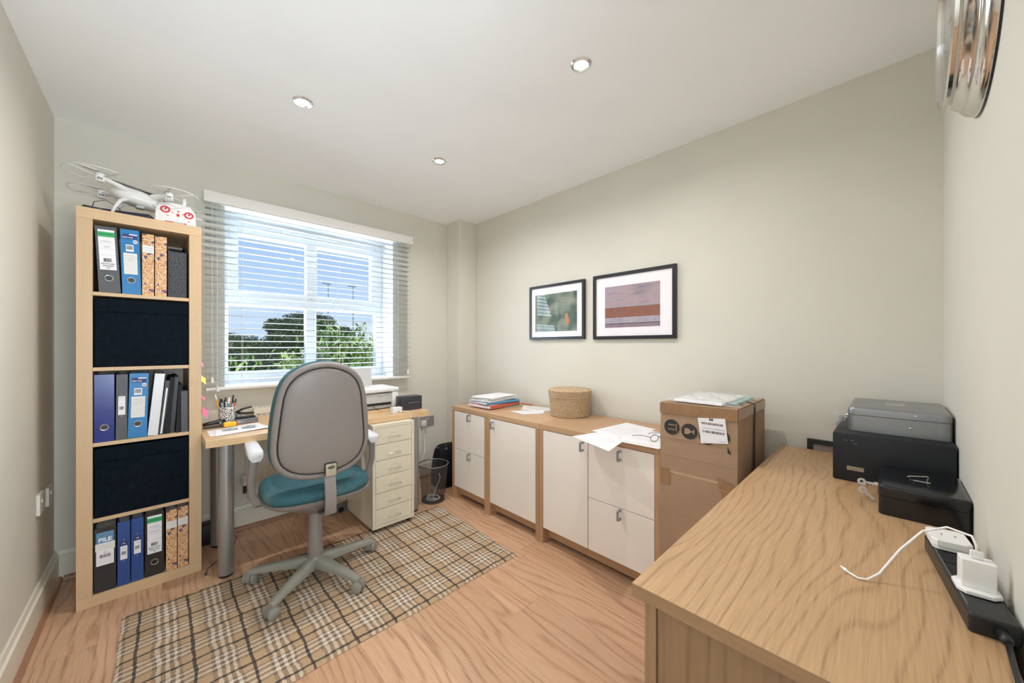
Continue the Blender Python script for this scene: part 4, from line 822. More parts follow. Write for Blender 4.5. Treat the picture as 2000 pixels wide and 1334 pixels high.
for i, p in enumerate(pods):
    d = Vector((p.x, p.y, 0)).normalized(); st = Vector((d.x*.035, d.y*.03, .130-.13*d.x*.04))
    B().tube([st, st.lerp(p, .35)+Vector((0,0,.006)), st.lerp(p, .7)+Vector((0,0,.004)), p], [.026, .019, .014, .013], 14, flat=(1, .8)).out('arm', dw, DR, smooth=True)
    pod = B(); pod.lathe([(0, -.024), (.012, -.024), (.017, -.020), (.019, 0), (.017, .012), (.009, .018), (0, .018)], 22); po = pod.out('motor_pod', dw, DR, p, smooth=50)
    for k in range(3): B().box(-.0012, .0012, -.0205, -.0165, -.014, -.006, mtx=Matrix.Rotation(R(-16+16*k), 4, 'Z')).out('vent', M['black'], po)
    B().cyl((0,0,.018), (0,0,.027), .003, n=10).out('shaft', M['alu'], po)
    # guard: open loop around the outside of the rotor
    ang = math.atan2(p.y, p.x); RG = .098; pts = []
    for k in range(19):
        a = ang+R(-100+200*k/18); pts.append((RG*cos(a)*1.1+d.x*.012, RG*sin(a)*1.1+d.y*.012, .010))
    gd = B().tube([(0, 0, .0)]+pts+[(0, 0, .0)], .0019, 6).tube([(0, 0, .0), (d.x*RG*1.2, d.y*RG*1.2, .010)], .0019, 6); gd.out('prop_guard', dw, po, smooth=True)
    pr_ = B(); an = R((30, 100, 60, 10)[i])
    for s_ in (0, pi):
        rr_ = []
        for k in range(7):
            u = k/6; c_ = .004+.009*sin(pi*min(1, u*.9+.1)); L0 = .006+.064*u; rr_.append([(L0*cos(an+s_)-y_*c_*sin(an+s_), L0*sin(an+s_)+y_*c_*cos(an+s_), .026+z_*.0006+y_*.0025) for y_, z_ in ((-1, 0), (0, 1), (1, 0), (0, -1))])
        pr_.loft(rr_)
    pr_.out('propeller', dw, po, smooth=True)
for s_ in (-1, 1):
    q = B()
    for yy in (-.05, .05): q.tube([(s_*.045, yy*.7, .105), (s_*.072, yy*.9, .085), (s_*.09, yy, .045), (s_*.102, yy, .0045)], [.012, .009, .007, .006], 10)
    q.tube([(s_*.102, -.066, .0055), (s_*.102, .066, .0055)], .005, 8); q.out('landing_leg', dw, DR, smooth=True)
B().box(-.018, .018, -.04, -.01, .066, .086, bev=.004).out('camera_mount', M['alu'], DR)

t = thing('drone_controller', 'white drone remote control with red-ringed sticks, propped at the right of the bookcase top', 'remote control', (.062, 2.632, BT+.002), R(-2))
t.rotation_euler = (R(-14), 0, R(-2))
out = [(-.078, 0), (.074, 0), (.078, .01), (.076, .085), (.055, .118), (.02, .127), (-.03, .128), (-.064, .118), (-.080, .08), (-.082, .01)]
B().prism(out, 0, .032).out('body', dw, t)
for cx_, cz_ in ((-.044, .083), (.049, .068)):
    b = B(); b.lathe([(.0125, 0), (.0195, 0), (.0195, .0022), (.0125, .0022)], 24, mtx=Matrix.Translation((cx_, 0, cz_)) @ fm @ Matrix.Rotation(pi/4, 4, 'Z')); rg = b.out('stick_ring', M['red'], t)
    B().cyl((cx_, 0, cz_), (cx_+.003, -.010, cz_+.004), .0028, n=10).sph((cx_+.003, -.011, cz_+.004), .0042, n=10).out('stick', M['red'], rg)
b = B(); b.box(.0, .011, -.001, 0, .052, .068, bev=.0004).box(-.02, -.013, -.001, 0, .070, .074).box(-.04, -.03, -.001, 0, .049, .052).box(.022, .028, -.001, 0, .066, .070).box(.044, .054, -.001, 0, .030, .033); b.sph((.006, 0, .082), .0045, (1,.4,1), 10); b.out('button', M['red'], t)
bx('label_band', M['red'], t, -.045, .04, -.0008, 0, .006, .018); bx('screen', M['printg'], t, -.012, .03, -.0014, -.0008, .008, .020)
B().tube([(-.055, .015, .118), (-.062, .02, .15)], .004, 8).tube([(.03, .012, .126), (.03, .012, .175)], [.005, .004], 8, flat=(2, .6)).out('antenna', dw, t, smooth=True)
B().cyl((.078, .012, .065), (.098, .012, .064), .0025, n=8).sph((.1, .012, .064), .005, n=10).out('knob', dw, t)

# sticky notes on the side of the bookcase
nx0 = bp(.436, 0, 0)[0]
def note(lab, d, z, s_, mat, tilt, bend):
    p = bp(.4375, d, z); q = B(); rows = []
    g = [[(bend*(v)**2*s_, (u-.5)*s_, (v-.5)*-s_) for v in [k/5 for k in range(6)]] for u in (0, .5, 1)]
    tb = bmesh.new(); vv = [[tb.verts.new(c) for c in r] for r in g]+[[tb.verts.new((c[0]+.0005, c[1], c[2])) for c in r] for r in g]
    for base_ in (0, 3):
        for i in range(2):
            for j in range(5): tb.faces.new((vv[base_+i][j], vv[base_+i+1][j], vv[base_+i+1][j+1], vv[base_+i][j+1]))
    q._merge(tb); o = q.out('sticky_note', M[mat], None, p); o.rotation_euler = (R(tilt), 0, BA); tag(o, lab, 'sticky note', 'sticky notes on the bookcase side')
note('small pink sticky note, the uppermost on the bookcase side', .10, 1.12, .045, 'pink', 30, .35)
note('yellow sticky note curling off the bookcase side', .10, 1.03, .05, 'yel2', 40, .55)
note('narrow pink sticky note between the yellow and the big pink note', .08, .93, .035, 'pink', 25, .6)
note('large bright pink sticky note, the lowest on the bookcase side', .03, .855, .062, 'pink', 40, .45)

# ------------------------------------------------------------ desk
DZ = .74
t = thing('desk', 'pale birch desk on round grey metal legs under the window', 'desk', (.785, 2.65, 0))
bx('tabletop', M['desk'], t, .160-.785, 1.415-.785, 2.34-2.65, 2.935-2.65, .703, DZ, bev=.001)
for x_, y_ in ((.250, 2.435), (.250, 2.832), (1.345, 2.435), (1.345, 2.832)):
    l_ = B().cyl((x_-.785, y_-2.65, .012), (x_-.785, y_-2.65, .7028), .034, n=36).out('leg', M['alu'], t, smooth=40)
    B().cyl((x_-.785, y_-2.65, .0), (x_-.785, y_-2.65, .0125), .031, n=24).out('foot', M['black'], l_, smooth=40)
DT = DZ+.0003
# printer
t = thing('printer', 'white all-in-one printer with raised paper support, on the desk behind the chair', 'printer', (1.075, 2.66, DT))
tb_ = B(); tb_.box(-.20, .20, -.10, .14, .018, .10, bev=.006, seg=2); tb_.out('body', M['printg'], t, smooth=40)
B().box(-.208, .208, -.118, .16, .135, .165, bev=.008, seg=3).out('lid', M['offwhite'], t, smooth=40)
for q_ in (.158, -.206): B().box(q_, q_+.048, -.112, .155, .02, .1345, bev=.006, seg=2).out('side_panel', M['offwhite'], t, smooth=40)
bx('front_panel', M['printg'], t, -.157, .157, -.106, -.100, .06, .125, bev=.001); bx('slot', M['black'], t, -.15, .15, -.108, -.1, .042, .057)
bx('output_tray', M['desk'], t, -.16, .157, -.16, .10, .0, .012, bev=.001)
bx('mark', M['inkg'], t, .045, .085, -.1066, -.106, .103, .107)
B().box(-.10, .12, 0, .006, 0, .15, bev=.003, mtx=Matrix.Translation((0, .145, .155)) @ Matrix.Rotation(R(-14), 4, 'X')).out('paper_support', M['printg'], t)
B().tube([(.05, -.165, .004), (.03, -.13, .02), (.01, -.112, .045)], .0018, 6).out('cable', M['black'], t)
t = thing('hub_box', 'small white box with a lead, on the desk edge in front of the black case', 'box', (1.19, 2.40, DT), R(3))
B().box(-.036, .036, -.022, .022, 0, .042, bev=.004, seg=2).out('body', M['offwhite'], t, smooth=40); bx('port', M['lever'], t, -.004, .016, -.0228, -.0215, .006, .015); B().box(-.0365, .0365, -.0224, .0224, .033, .0336).out('seam', M['printg'], t)
B().tube([(.036, -.005, .010), (.052, -.02, .012), (.068, -.05, .006), (.074, -.066, -.01), (.075, -.070, -.05), (.060, -.083, -.10), (.055, -.090, -.13), (.072, -.096, -.165)], .0018, 8).out('cable', M['white'], t, smooth=True)
B().box(.068, .080, -.101, -.092, -.19, -.165, bev=.002).out('cable_end', M['white'], t)
t = thing('equipment_case', 'dark blue-black rectangular case at the right end of the desk', 'case', (1.335, 2.485, DT), R(1))
B().box(-.085, .082, -.045, .045, 0, .100, bev=.005, seg=2).out('body', plain('dark_case', (.03,.035,.045), .35), t, smooth=40); B().box(-.03, .06, -.0465, -.0445, .052, .055, bev=.0005).out('latch', M['steel'], t)

# pen pot and pens
PPX, PPY = .288, 2.762
t = thing('pen_pot', 'white pen pot with a black lattice pattern, on the left of the desk', 'pen pot', (PPX, PPY, DT))
B().lathe([(0, .001), (.0, 0), (.040, 0), (.0425, .105), (.0405, .105), (.038, .004), (0, .004)], 36).out('body', M['pot'], t, smooth=40); B().tube([(.0425*cos(a/24*2*pi), .0425*sin(a/24*2*pi), .105) for a in range(24)], .0016, 6, closed=True).out('rim', M['white'], t)
pc = [('orange pencil with a white tip leaning out of the pen pot on the left', 'orange', -.035, 0, .185), ('dark green pen standing in the pen pot', 'foldg', -.022, .01, .155), ('black capped pen in the left half of the pen pot', 'black', -.010, -.012, .15), ('purple pen low at the left of the pen pot', 'lblue', -.028, -.015, .14), ('white ballpoint in the middle of the pen pot', 'white', -.003, .018, .158), ('red and white pen in the middle of the pen pot', 'red', .008, .0, .16), ('pale blue pen at the front of the pen pot', 'foldb', .004, -.022, .15), ('black marker rising above the others at the right of the pen pot', 'black', .022, .012, .172), ('plum coloured pen at the right of the pen pot', 'pink2', .020, -.016, .148), ('dark red pen at the far right of the pen pot', 'foldr', .031, -.002, .15), ('grey mechanical pencil at the back of the pen pot', 'alu', -.016, .026, .152)]
for lab, mt, dx, dy, L_ in pc:
    t2 = thing('pen' if 'pencil' not in lab else 'pencil', lab, 'pen', (PPX+dx*.55, PPY+dy*.55, DT+.006), 0, 'pens and pencils in the pen pot')
    t2.rotation_euler = (R(-dy*330), R(dx*330), 0)
    B().cyl((0,0,0), (0,0,L_*.82), .0042, n=10).out('barrel', M[mt], t2, smooth=40)
    B().cyl((0,0,L_*.82), (0,0,L_*.97), .0045, .0036, n=10).out('cap', M['white' if mt in ('orange', 'red', 'foldb') else 'black'], t2, smooth=40)
t = thing('hole_punch', 'black two-hole punch with raised handle on a grey tin, right of the pen pot', 'hole punch', (.372, 2.748, DT+.0295), R(8))
B().box(-.05, .052, -.022, .022, 0, .010, bev=.003).out('base', M['black'], t); B().box(-.042, -.02, -.012, .012, .01, .03, bev=.003).out('bracket', M['steel'], t)
B().tube([(.045, 0, .026), (.0, 0, .028), (-.03, 0, .034), (-.045, 0, .04), (-.01, 0, .056), (.035, 0, .064)], [.012, .014, .015, .012, .012, .010], 12, flat=(1.5, .5)).out('lever', M['black'], t, smooth=True)
for x_ in (-.012, .008): B().sph((x_, -.013, .014), .003, n=8).out('rivet', M['chrome'], t)
t = thing('metal_tin', 'flat grey metal tin under the black hole punch', 'tin', (.376, 2.742, DT), R(6)); B().box(-.055, .058, -.036, .036, 0, .022, bev=.003, seg=2).out('body', M['silver'], t, smooth=40); B().box(-.056, .059, -.037, .037, .0222, .029, bev=.002).out('lid', M['silver'], t)
t = thing('marker_box', 'small yellow box with a red end, in front of the pen pot', 'box', (.294, 2.668, DT+.002), R(4)); B().box(-.032, .026, -.014, .014, 0, .026, bev=.003).out('body', M['yellow'], t); B().box(.0262, .034, -.013, .013, .001, .025, bev=.002).out('end_cap', M['foldr'], t)
t = thing('stapler', 'black stapler at the left end of the desk beside the bookcase', 'stapler', (.222, 2.70, DT+.002), R(5))
B().box(-.05, .052, -.016, .016, 0, .008, bev=.003).out('base', M['black'], t); B().tube([(-.05, 0, .020), (-.02, 0, .024), (.03, 0, .030), (.052, 0, .026)], [.010, .013, .014, .012], 12, flat=(1.1, .9)).out('arm', M['black'], t, smooth=True); B().sph((.028, -.015, .024), .006, (1,.4,1), 12).out('badge', M['alu'], t)
o = paper_at('white brochure with green swirls, curling over the front left of the desk', [(.222,2.60),(.205,2.425),(.462,2.465),(.425,2.665)], DT+.0014, curl=.0022, cat='brochure', group='papers on the desk', nm='brochure')
for (a, c, d, e) in ((-.085, -.015, -.02, .05), (.005, .07, -.01, .055)):
    p = B().sheet([(a, d, .0052), (c, d+.008, .0058), (c+.002, e, .0058), (a, e-.006, .0052)], .0003, nx=4); po = p.out('photo', plain('brochure_photo', (.45,.50,.46), .5, noise=.15, nscale=30), o)
    B().tube([(a+.01, d+.01, .0062), ((a+c)/2, (d+e)/2, .0066), ((a+c)/2+.012, e-.012, .0066), ((a+c)/2-.005, e-.008, .0064)], .004, 6, flat=(1, .08)).out('swirl', plain('swirl_green', (.12,.36,.30), .5), po)
paper_at('white sheet lying under the green-swirled brochure at the desk corner', [(.185,2.62),(.185,2.45),(.38,2.46),(.38,2.64)], DT+.0002, cat='paper', group='papers on the desk')

# ------------------------------------------------------------ drawer unit
t = thing('drawer_unit', 'cream six-drawer metal cabinet on castors under the right end of the desk', 'drawer unit', (.972, 2.283, 0), R(0))
z0, z1, W_, D_ = .034, .70, .290, .43
b = B(); b.box(0, .0008, .0, D_, z0, z1).box(W_-.0008, W_, 0, D_, z0, z1).box(.0008, W_-.0008, D_-.001, D_, z0, z1).box(.0008, W_-.0008, .002, D_-.001, z0, z0+.002); b.out('body', M['heli'], t)
bx('top_panel', M['heli'], t, 0, W_, 0, D_, z1-.003, z1, bev=.0008)
b = B(); b.box(-.0006, .018, -.002, .016, z0, z1-.0031, bev=.0008).box(W_-.018, W_+.0006, -.002, .016, z0, z1-.0031, bev=.001).box(.018, W_-.018, -.001, .014, z1-.022, z1-.0031).box(.018, W_-.018, -.001, .014, z0, z0+.018); b.out('face_frame', M['heli'], t)
hh = (z1-.022-z0-.018)/6
for k in range(6):
    a = z0+.018+k*hh; d = bx('drawer', M['heli'], t, .0195, W_-.0195, -.004 if k == 2 else -.001, .40, a+.0015, a+hh-.0015, bev=.0008)
    yy = -.004 if k == 2 else -.001; cx_ = W_*.5; zc = a+hh*.45
    B().tube([(cx_-.040, yy, zc-.008), (cx_-.040, yy-.016, zc-.008), (cx_-.036, yy-.019, zc-.008), (cx_+.036, yy-.019, zc-.008), (cx_+.040, yy-.016, zc-.008), (cx_+.040, yy, zc-.008)], .0028, 8).out('handle', M['chrome'], d, smooth=True)
    b = B(); b.box(cx_-.027, cx_+.027, yy-.0015, yy, zc+.022, zc+.0235).box(cx_-.027, cx_-.0255, yy-.0015, yy, zc, zc+.0235).box(cx_+.0255, cx_+.027, yy-.0015, yy, zc, zc+.0235).box(cx_-.027, cx_+.027, yy-.0015, yy, zc, zc+.001); b.out('card_holder', M['heli'], d)
for x_ in (.025, W_-.025):
    for y_ in (.035, D_-.035):
        c = B().cyl((x_-.009, y_, .0245), (x_+.009, y_, .0245), .0165, n=18).out('castor', M['black'], t, smooth=40); B().box(x_-.012, x_+.012, y_-.012, y_+.012, .030, .034).out('fork', M['steel'], c)

# ------------------------------------------------------------ rug
t = thing('rug', 'beige tartan rug with dark lines, under the chair and desk front', 'rug', (1.394-.1625*4, 1.517+.1660*2, .0003), 0)
ox, oy = t.location.x, t.location.y
bm_ = bmesh.new(); nx_, ny_ = 160, 88; rr = random.Random(3); x0, x1, y0, y1 = -.122-ox, 1.484-ox, 1.492-oy, 2.372-oy; gv = []
for i in range(nx_+1):
    r_ = []
    for j in range(ny_+1):
        u, v = i/nx_, j/ny_; e = min(i, nx_-i, j, ny_-j); X_ = x0+(x1-x0)*u; Y_ = y0+(y1-y0)*v
        X_ += (v-.0)*.03*u + (.003*sin(v*23)+rr.uniform(-.0015, .0015) if i in (0, nx_) else 0); Y_ += .004*sin(u*17)*(1-v) + (rr.uniform(-.0015, .0015) if j in (0, ny_) else 0)
        r_.append(bm_.verts.new((X_, Y_, (.0015 if e == 0 else .006 if e == 1 else .0075)+rr.uniform(-.0006, .0006))))
    gv.append(r_)
for i in range(nx_):
    for j in range(ny_): bm_.faces.new((gv[i][j], gv[i+1][j], gv[i+1][j+1], gv[i][j+1]))
q = B(); q._merge(bm_); q.out('pile', M['rug'], t, smooth=True)
bx('backing', M['rugb'], t, x0+.001, x1, y0+.002, y1-.004, 0, .0014)
RZ = .0090

# ------------------------------------------------------------ office chair
CH = thing('office_chair', 'swivel office chair with grey-beige back shell and teal seat, facing the desk', 'chair', (.585, 2.09, RZ), R(-4))
def leg_star(k):
    a = R(8+72*k); d = Vector((cos(a), sin(a), 0)); s_ = Vector((-sin(a), cos(a), 0))
    rings = []
    for u, hw, zt, zb in ((.02, .030, .108, .055), (.06, .030, .106, .060), (.16, .024, .094, .058), (.26, .021, .080, .054), (.295, .020, .073, .050), (.312, .013, .068, .051)):
        c = d*u; rings.append([c-s_*hw+Vector((0,0,zb)), c+s_*hw+Vector((0,0,zb)), c+s_*hw*1.0+Vector((0,0,zb*.4+zt*.6)), c+s_*hw*.7+Vector((0,0,zt-.003)), c+s_*hw*.25+Vector((0,0,zt)), c-s_*hw*.25+Vector((0,0,zt)), c-s_*hw*.7+Vector((0,0,zt-.003)), c-s_*hw+Vector((0,0,zb*.4+zt*.6))])
    B().loft(rings).out('star_leg', M['basep'], CH, smooth=45)
    p = d*.298; cz = .0262; ca = a+R((40, -50, 75, -25, 20)[k])
    cst = bpy.data.objects.new('caster', None); COL.objects.link(cst)
    h = B(); h.cyl((0,0,.045), (0,0,.058), .006, n=10); 
    prof = [(cos(R(t_))*.030, sin(R(t_))*.030+.0) for t_ in range(-15, 196, 15)]
    h.prism([(x_+.004, z_+cz) for x_, z_ in prof], -.012, .012); bpy.data.objects.remove(cst)
    hood = h.out('caster', M['plastic'], CH, (p.x, p.y, 0), smooth=45); hood.rotation_euler = (0, 0, ca)
    for s in (-1, 1): B().lathe([(0, -.009), (.022, -.009), (.0262, -.006), (.0262, .006), (.022, .009), (.008, .0095), (0, .0095)], 24, mtx=Matrix.Translation((.004, s*.0215, cz)) @ Matrix.Rotation(pi/2, 4, 'X')).out('wheel', M['basep'], hood, smooth=40)
for k in range(5): leg_star(k)
B().lathe([(0, .050), (.036, .050), (.042, .060), (.042, .100), (.034, .112), (0, .112)], 32).out('hub', M['basep'], CH, smooth=40)
B().lathe([(.0, .100), (.036, .100), (.0365, .104), (.0345, .225), (.033, .229), (.0325, .230), (.032, .262), (.0305, .266), (.030, .352), (0, .352)], 32).out('gas_column', M['plastic'], CH, smooth=35)
def sup(cx, cy, a, b_, z_, n=40, e=.62, ff=0):
    p = []
    for k in range(n):
        q = 2*pi*k/n; c, s_ = cos(q), sin(q); p.append((cx+a*abs(c)**e*(1 if c > 0 else -1)*(1+ff*s_), cy+b_*abs(s_)**e*(1 if s_ > 0 else -1), z_))
    return p
SX, SY = .012, .055
SEATZ = .012
b = B(); b.loft([sup(0, 0, .045, .06, .345, e=.8), sup(SX*.4, .01, .07, .09, .360, e=.8), sup(SX, .03, .16, .155, .396), sup(SX, .045, .228, .210, .424), sup(SX, SY, .248, .228, .436), sup(SX, SY, .252, .232, .446), sup(SX, SY, .246, .226, .4485)]); b.out('seat_pan', M['plastic'], CH, smooth=50)
b = B(); rings = []
for (ins, z_) in ((.010, .449), (.004, .458), (.001, .470), (.004, .484), (.013, .495), (.030, .503), (.06, .506), (.12, .505)): rings.append([(x_, y_, zz-.010*max(0, (y_-.2))*4) for x_, y_, zz in sup(SX, SY, .251-ins, .232-ins, z_)])
b.loft(rings); b.out('seat_cushion', M['teal'], CH, smooth=60)
# backrest: outline half widths per height
OUT = [(0, .571), (.055, .575), (.105, .586), (.150, .607), (.186, .640), (.206, .682), (.214, .730), (.214, .78), (.209, .86), (.200, .935), (.186, 1.005), (.163, 1.058), (.128, 1.096), (.080, 1.122), (.035, 1.134), (0, 1.137)]
OUT = OUT[:-1]; full = [(x_, z_) for x_, z_ in OUT]+[(-.0, 1.137)]+[(-x_, z_) for x_, z_ in OUT[:0:-1]]
def smooth_outline(pts, m=3):
    n = len(pts); r = []
    for i in range(n):
        p0, p1, p2, p3 = [Vector(pts[(i+k) % n]) for k in (-1, 0, 1, 2)]
        for j in range(m):
            t_ = j/m; r.append(tuple(.5*((2*p1)+(-p0+p2)*t_+(2*p0-5*p1+4*p2-p3)*t_*t_+(-p0+3*p1-3*p2+p3)*t_**3)))
    return r
FO = smooth_outline(full); cxz = (0, .85)
BXO = -.006; YB = -.220
def bring(inset, y_, curve=.0):
    r = []
    for x_, z_ in FO:
        dx, dz = x_-cxz[0], z_-cxz[1]; L_ = math.hypot(dx, dz); k = (L_-inset)/L_; xx, zz = cxz[0]+dx*k, cxz[1]+dz*k
        yy = y_+curve*((xx/.21)**2)+.05*max(0, .80-zz)**1.0*0+(-.035*((zz-.72)/.42) if True else 0)
        r.append((xx+BXO, YB+yy+.018, zz-RZ))
    return r
b = B(); b.loft([bring(.040, .018), bring(.012, .020), bring(.002, .014, .012), bring(.0, .004, .012), bring(.004, -.006, .012), bring(.013, -.012, .012), bring(.024, -.010, .012), bring(.0285, -.002, .012), bring(.0295, .006, .012)], caps=True); b.out('back_frame', M['plastic'], CH, smooth=50)
b = B(); b.loft([bring(.0315, .006, .012), bring(.0315, -.005, .012), bring(.036, -.0105, .012), bring(.046, -.014, .011), bring(.07, -.017, .009), bring(.11, -.0195, .006), bring(.16, -.0205, .003)], caps=True); b.out('back_panel', M['plastic'], CH, smooth=60)
b = B(); b.loft([bring(.006, .016), bring(-.002, .020, .014), bring(-.004, .040, .018), bring(-.003, .070, .022), bring(.004, .086, .022), bring(.02, .096, .018), bring(.08, .102, .010), bring(.14, .100, .004)], caps=True); b.out('back_cushion', M['teal'], CH, smooth=60)
B().tube(bring(.0302, -.0045, .012), .0021, 5, closed=True, up=(0,1,0)).out('gap_shade', M['black'], CH, smooth=True)  # black line painting the shade in the gap between frame and panel
lv = B(); lv.box(-.0055, .0485, -.010, .004, .589, .648, bev=.005, seg=2, axis=1); LV = lv.out('lever_recess', M['black'], CH, (0, YB+.006, -RZ), smooth=40)
b = B(); b.box(-.0025, .0455, -.0165, -.002, .586, .645, bev=.004, seg=2); b.out('lever_grip', M['lever'], LV, smooth=40)
b = B(); b.lathe([(0, 0), (.017, 0), (.017, .001), (0, .001)], 24, mtx=Matrix.Translation((.0215, -.0160, .628)) @ Matrix.Diagonal((1,1,.5,1)) @ fm); b.out('grip_slot', plain('slot_dark', (.12,.11,.08), .5), LV)
b = B(); pts_ = [(YB+.012, .60), (YB-.004, .565), (YB-.012, .53), (YB-.018, .48), (YB-.018, .44), (YB-.006, .408), (-.17, .385), (-.10, .368), (-.03, .360)]
rings = []
for k, (yy, zz) in enumerate(pts_):
    p0 = pts_[max(0, k-1)]; p1 = pts_[min(len(pts_)-1, k+1)]; d = Vector((0, p1[0]-p0[0], p1[1]-p0[1])).normalized(); nrm = Vector((0, d.z, -d.y)); c = Vector((.018, yy, zz-RZ)); hw = .026
    rings.append([c+Vector((-hw, 0, 0))-nrm*.004, c+Vector((-hw*.9, 0, 0))+nrm*.005, c+Vector((hw*.9, 0, 0))+nrm*.005, c+Vector((hw, 0, 0))-nrm*.004])
b.loft(rings); b.out('back_bar', M['plastic'], CH, smooth=45)
for s_ in (-1, 1):
    X_ = .285 if s_ > 0 else -.260; xi = .235
    a_ = B(); a_.tube([(s_*xi*.9+.01, .045, .425), (X_-s_*.012, .040, .428), (X_+s_*.006, .050, .47), (X_+s_*.012, .015, .55), (X_+s_*.008, .0, .62), (X_, .0, .676)], [.020, .021, .018, .016, .017, .022], 14, flat=(.8, 1), up=(1,0,0))
    a_.tube([(s_*xi*.9+.01, .12, .425), (X_-s_*.010, .12, .43), (X_+s_*.006, .145, .47), (X_+s_*.014, .20, .55), (X_+s_*.010, .225, .62), (X_, .19, .676)], [.016, .017, .014, .013, .014, .020], 14, flat=(.8, 1), up=(1,0,0))
    ar = a_.out('armrest', M['plastic'], CH, smooth=50)
    rg = []
    for (yy, hw, zt) in ((-.056, .024, .688), (-.052, .030, .697), (-.03, .033, .7005), (.0, .034, .7015), (.10, .032, .702), (.20, .029, .7015), (.235, .025, .699), (.246, .018, .694)): rg.append([(X_-hw, yy, zt-.016), (X_-hw*.93, yy, zt-.004), (X_-hw*.75, yy, zt), (X_+hw*.75, yy, zt), (X_+hw*.93, yy, zt-.004), (X_+hw, yy, zt-.016), (X_+hw*.6, yy, zt-.030), (X_-hw*.6, yy, zt-.030)])
    B().loft(rg).out('arm_pad', M['armw'], ar, smooth=60)

# ------------------------------------------------------------ radiator
t = thing('radiator', 'cream panel radiator with top grille under the window behind the desk', 'radiator', (.452, 2.942, .205))
RW = .86
prof = []; n_ = int(RW/.033)
b = B(); rr_ = []
for i in range(n_*4+1):
    x_ = RW*i/(n_*4); rr_.append((x_, .0 if (i % 4) in (0, 1) else .006))
b.loft([[(x_, y_, .02) for x_, y_ in rr_]+[(x_, .014, .02) for x_, y_ in rr_[::-1]], [(x_, y_, .55) for x_, y_ in rr_]+[(x_, .014, .55) for x_, y_ in rr_[::-1]]]); b.out('panel', M['rad'], t)
b = B(); b.box(0, RW, -.002, .014, .55, .585, bev=.002).box(0, RW, -.002, .014, 0, .02, bev=.002).box(-.004, 0, -.002, .045, 0, .586, bev=.001).box(RW, RW+.004, -.002, .045, 0, .586, bev=.001); b.out('casing', M['rad'], t)
b = B(); b.box(0, RW, -.001, .004, .585, .589).box(0, RW, .038, .045, .585, .589)
for i in range(int(RW/.012)): b.box(i*.012, i*.012+.006, .004, .038, .585, .588)
b.out('grille', M['rad'], t)
vv = B().lathe([(0, .15), (.016, .15), (.019, .145), (.019, .10), (.017, .088), (.013, .086), (0, .086)], 24, mtx=Matrix.Translation((-.052, .01, 0))).out('valve_head', M['sockw'], t, smooth=40)
for k in range(6): B().box(.0185, .0196, -.0025, .0025, .115, .14, mtx=Matrix.Translation((-.052, .01, 0)) @ Matrix.Rotation(k*pi/3, 4, 'Z')).out('slot', M['inkg'], vv)
B().cyl((-.052, .01, .035), (-.052, .01, .087), .010, n=14).cyl((-.052, .01, .055), (-.003, .01, .055), .009, n=14).out('valve_body', plain('valve_metal', (.12,.11,.10), .3, .9), t, smooth=40)
B().tube([(-.052, .01, .036), (-.050, .01, .005), (-.035, .008, -.012), (-.015, .004, -.002), (-.006, .008, .03)], .0055, 10).out('pipe', M['rad'], t, smooth=True)

# ------------------------------------------------------------ sockets
t = thing('wall_socket', 'brushed double wall socket low on the back wall, right of the desk', 'socket', (1.715, YW-.0005, .468))
B().box(0, .147, -.010, 0, 0, .088, bev=.002, seg=2).out('plate', M['sockg'], t)
b = B(); b.box(.106, .110, -.0104, -.0098, .058, .066).box(.095, .100, -.0104, -.0098, .036, .039).box(.118, .123, -.0104, -.0098, .036, .039); b.out('pin_hole', M['black'], t)
b = B(); b.box(.062, .070, -.0125, -.0098, .055, .068, bev=.001).box(.077, .085, -.0125, -.0098, .055, .068, bev=.001); b.out('switch', M['sockw'], t)
t = thing('mains_plug', 'white mains plug with a lead trailing behind the wire bin', 'plug', (1.742, YW-.0112, .49))
B().box(-.024, .026, -.030, 0, -.018, .034, bev=.005, seg=2).out('body', M['sockw'], t, smooth=40)
B().tube([(0, -.015, -.018), (0, -.016, -.05), (-.003, -.03, -.14), (-.03, -.09, -.22), (-.085, -.12, -.30), (-.125, -.14, -.42), (-.10, -.16, -.475), (-.05, -.15, -.482)], .0032, 8).out('lead', M['sockw'], t, smooth=True)
t = thing('wall_socket', 'white double wall socket seen edge-on, low on the left wall, nearer the camera', 'socket', (XL+.0005, 2.61, .458), pi/2)
B().box(0, .090, -.012, 0, 0, .092, bev=.002, seg=2).out('plate', M['sockw'], t); B().box(.03, .045, -.015, -.0115, .05, .065, bev=.001).out('switch', M['sockw'], t)
t = thing('wall_socket', 'white wall socket low on the left wall, next to the window wall corner', 'socket', (XL+.0005, 2.79, .443), pi/2)
B().box(0, .088, -.012, 0, 0, .088, bev=.002, seg=2).out('plate', M['sockw'], t); B().box(.03, .045, -.015, -.0115, .05, .065, bev=.001).out('switch', M['sockw'], t)

# ------------------------------------------------------------ bin, bag, odds on the floor
BX_, BY_ = 1.545, 2.492
t = thing('waste_bin', 'dark wire mesh waste bin with a cable inside, right of the drawer unit', 'bin', (BX_, BY_, .0003))
bm_ = bmesh.new(); n_, m_ = 120, 52; gv = []
for j in range(m_+1):
    r_ = .088+.027*j/m_; gv.append([bm_.verts.new((r_*cos(2*pi*(i+.5*(j % 2))/n_), r_*sin(2*pi*(i+.5*(j % 2))/n_), .012+.273*j/m_)) for i in range(n_)])
for j in range(m_):
    for i in range(n_): bm_.faces.new((gv[j][i], gv[j][(i+1) % n_], gv[j+1][(i+1) % n_], gv[j+1][i]))
bmesh.ops.wireframe(bm_, faces=bm_.faces[:], thickness=.0017, offset=0, use_replace=True, use_boundary=True, use_even_offset=False)
q = B(); q._merge(bm_); o = q.out('mesh_wall', M['mesh'], t); o['kind'] = 'stuff'
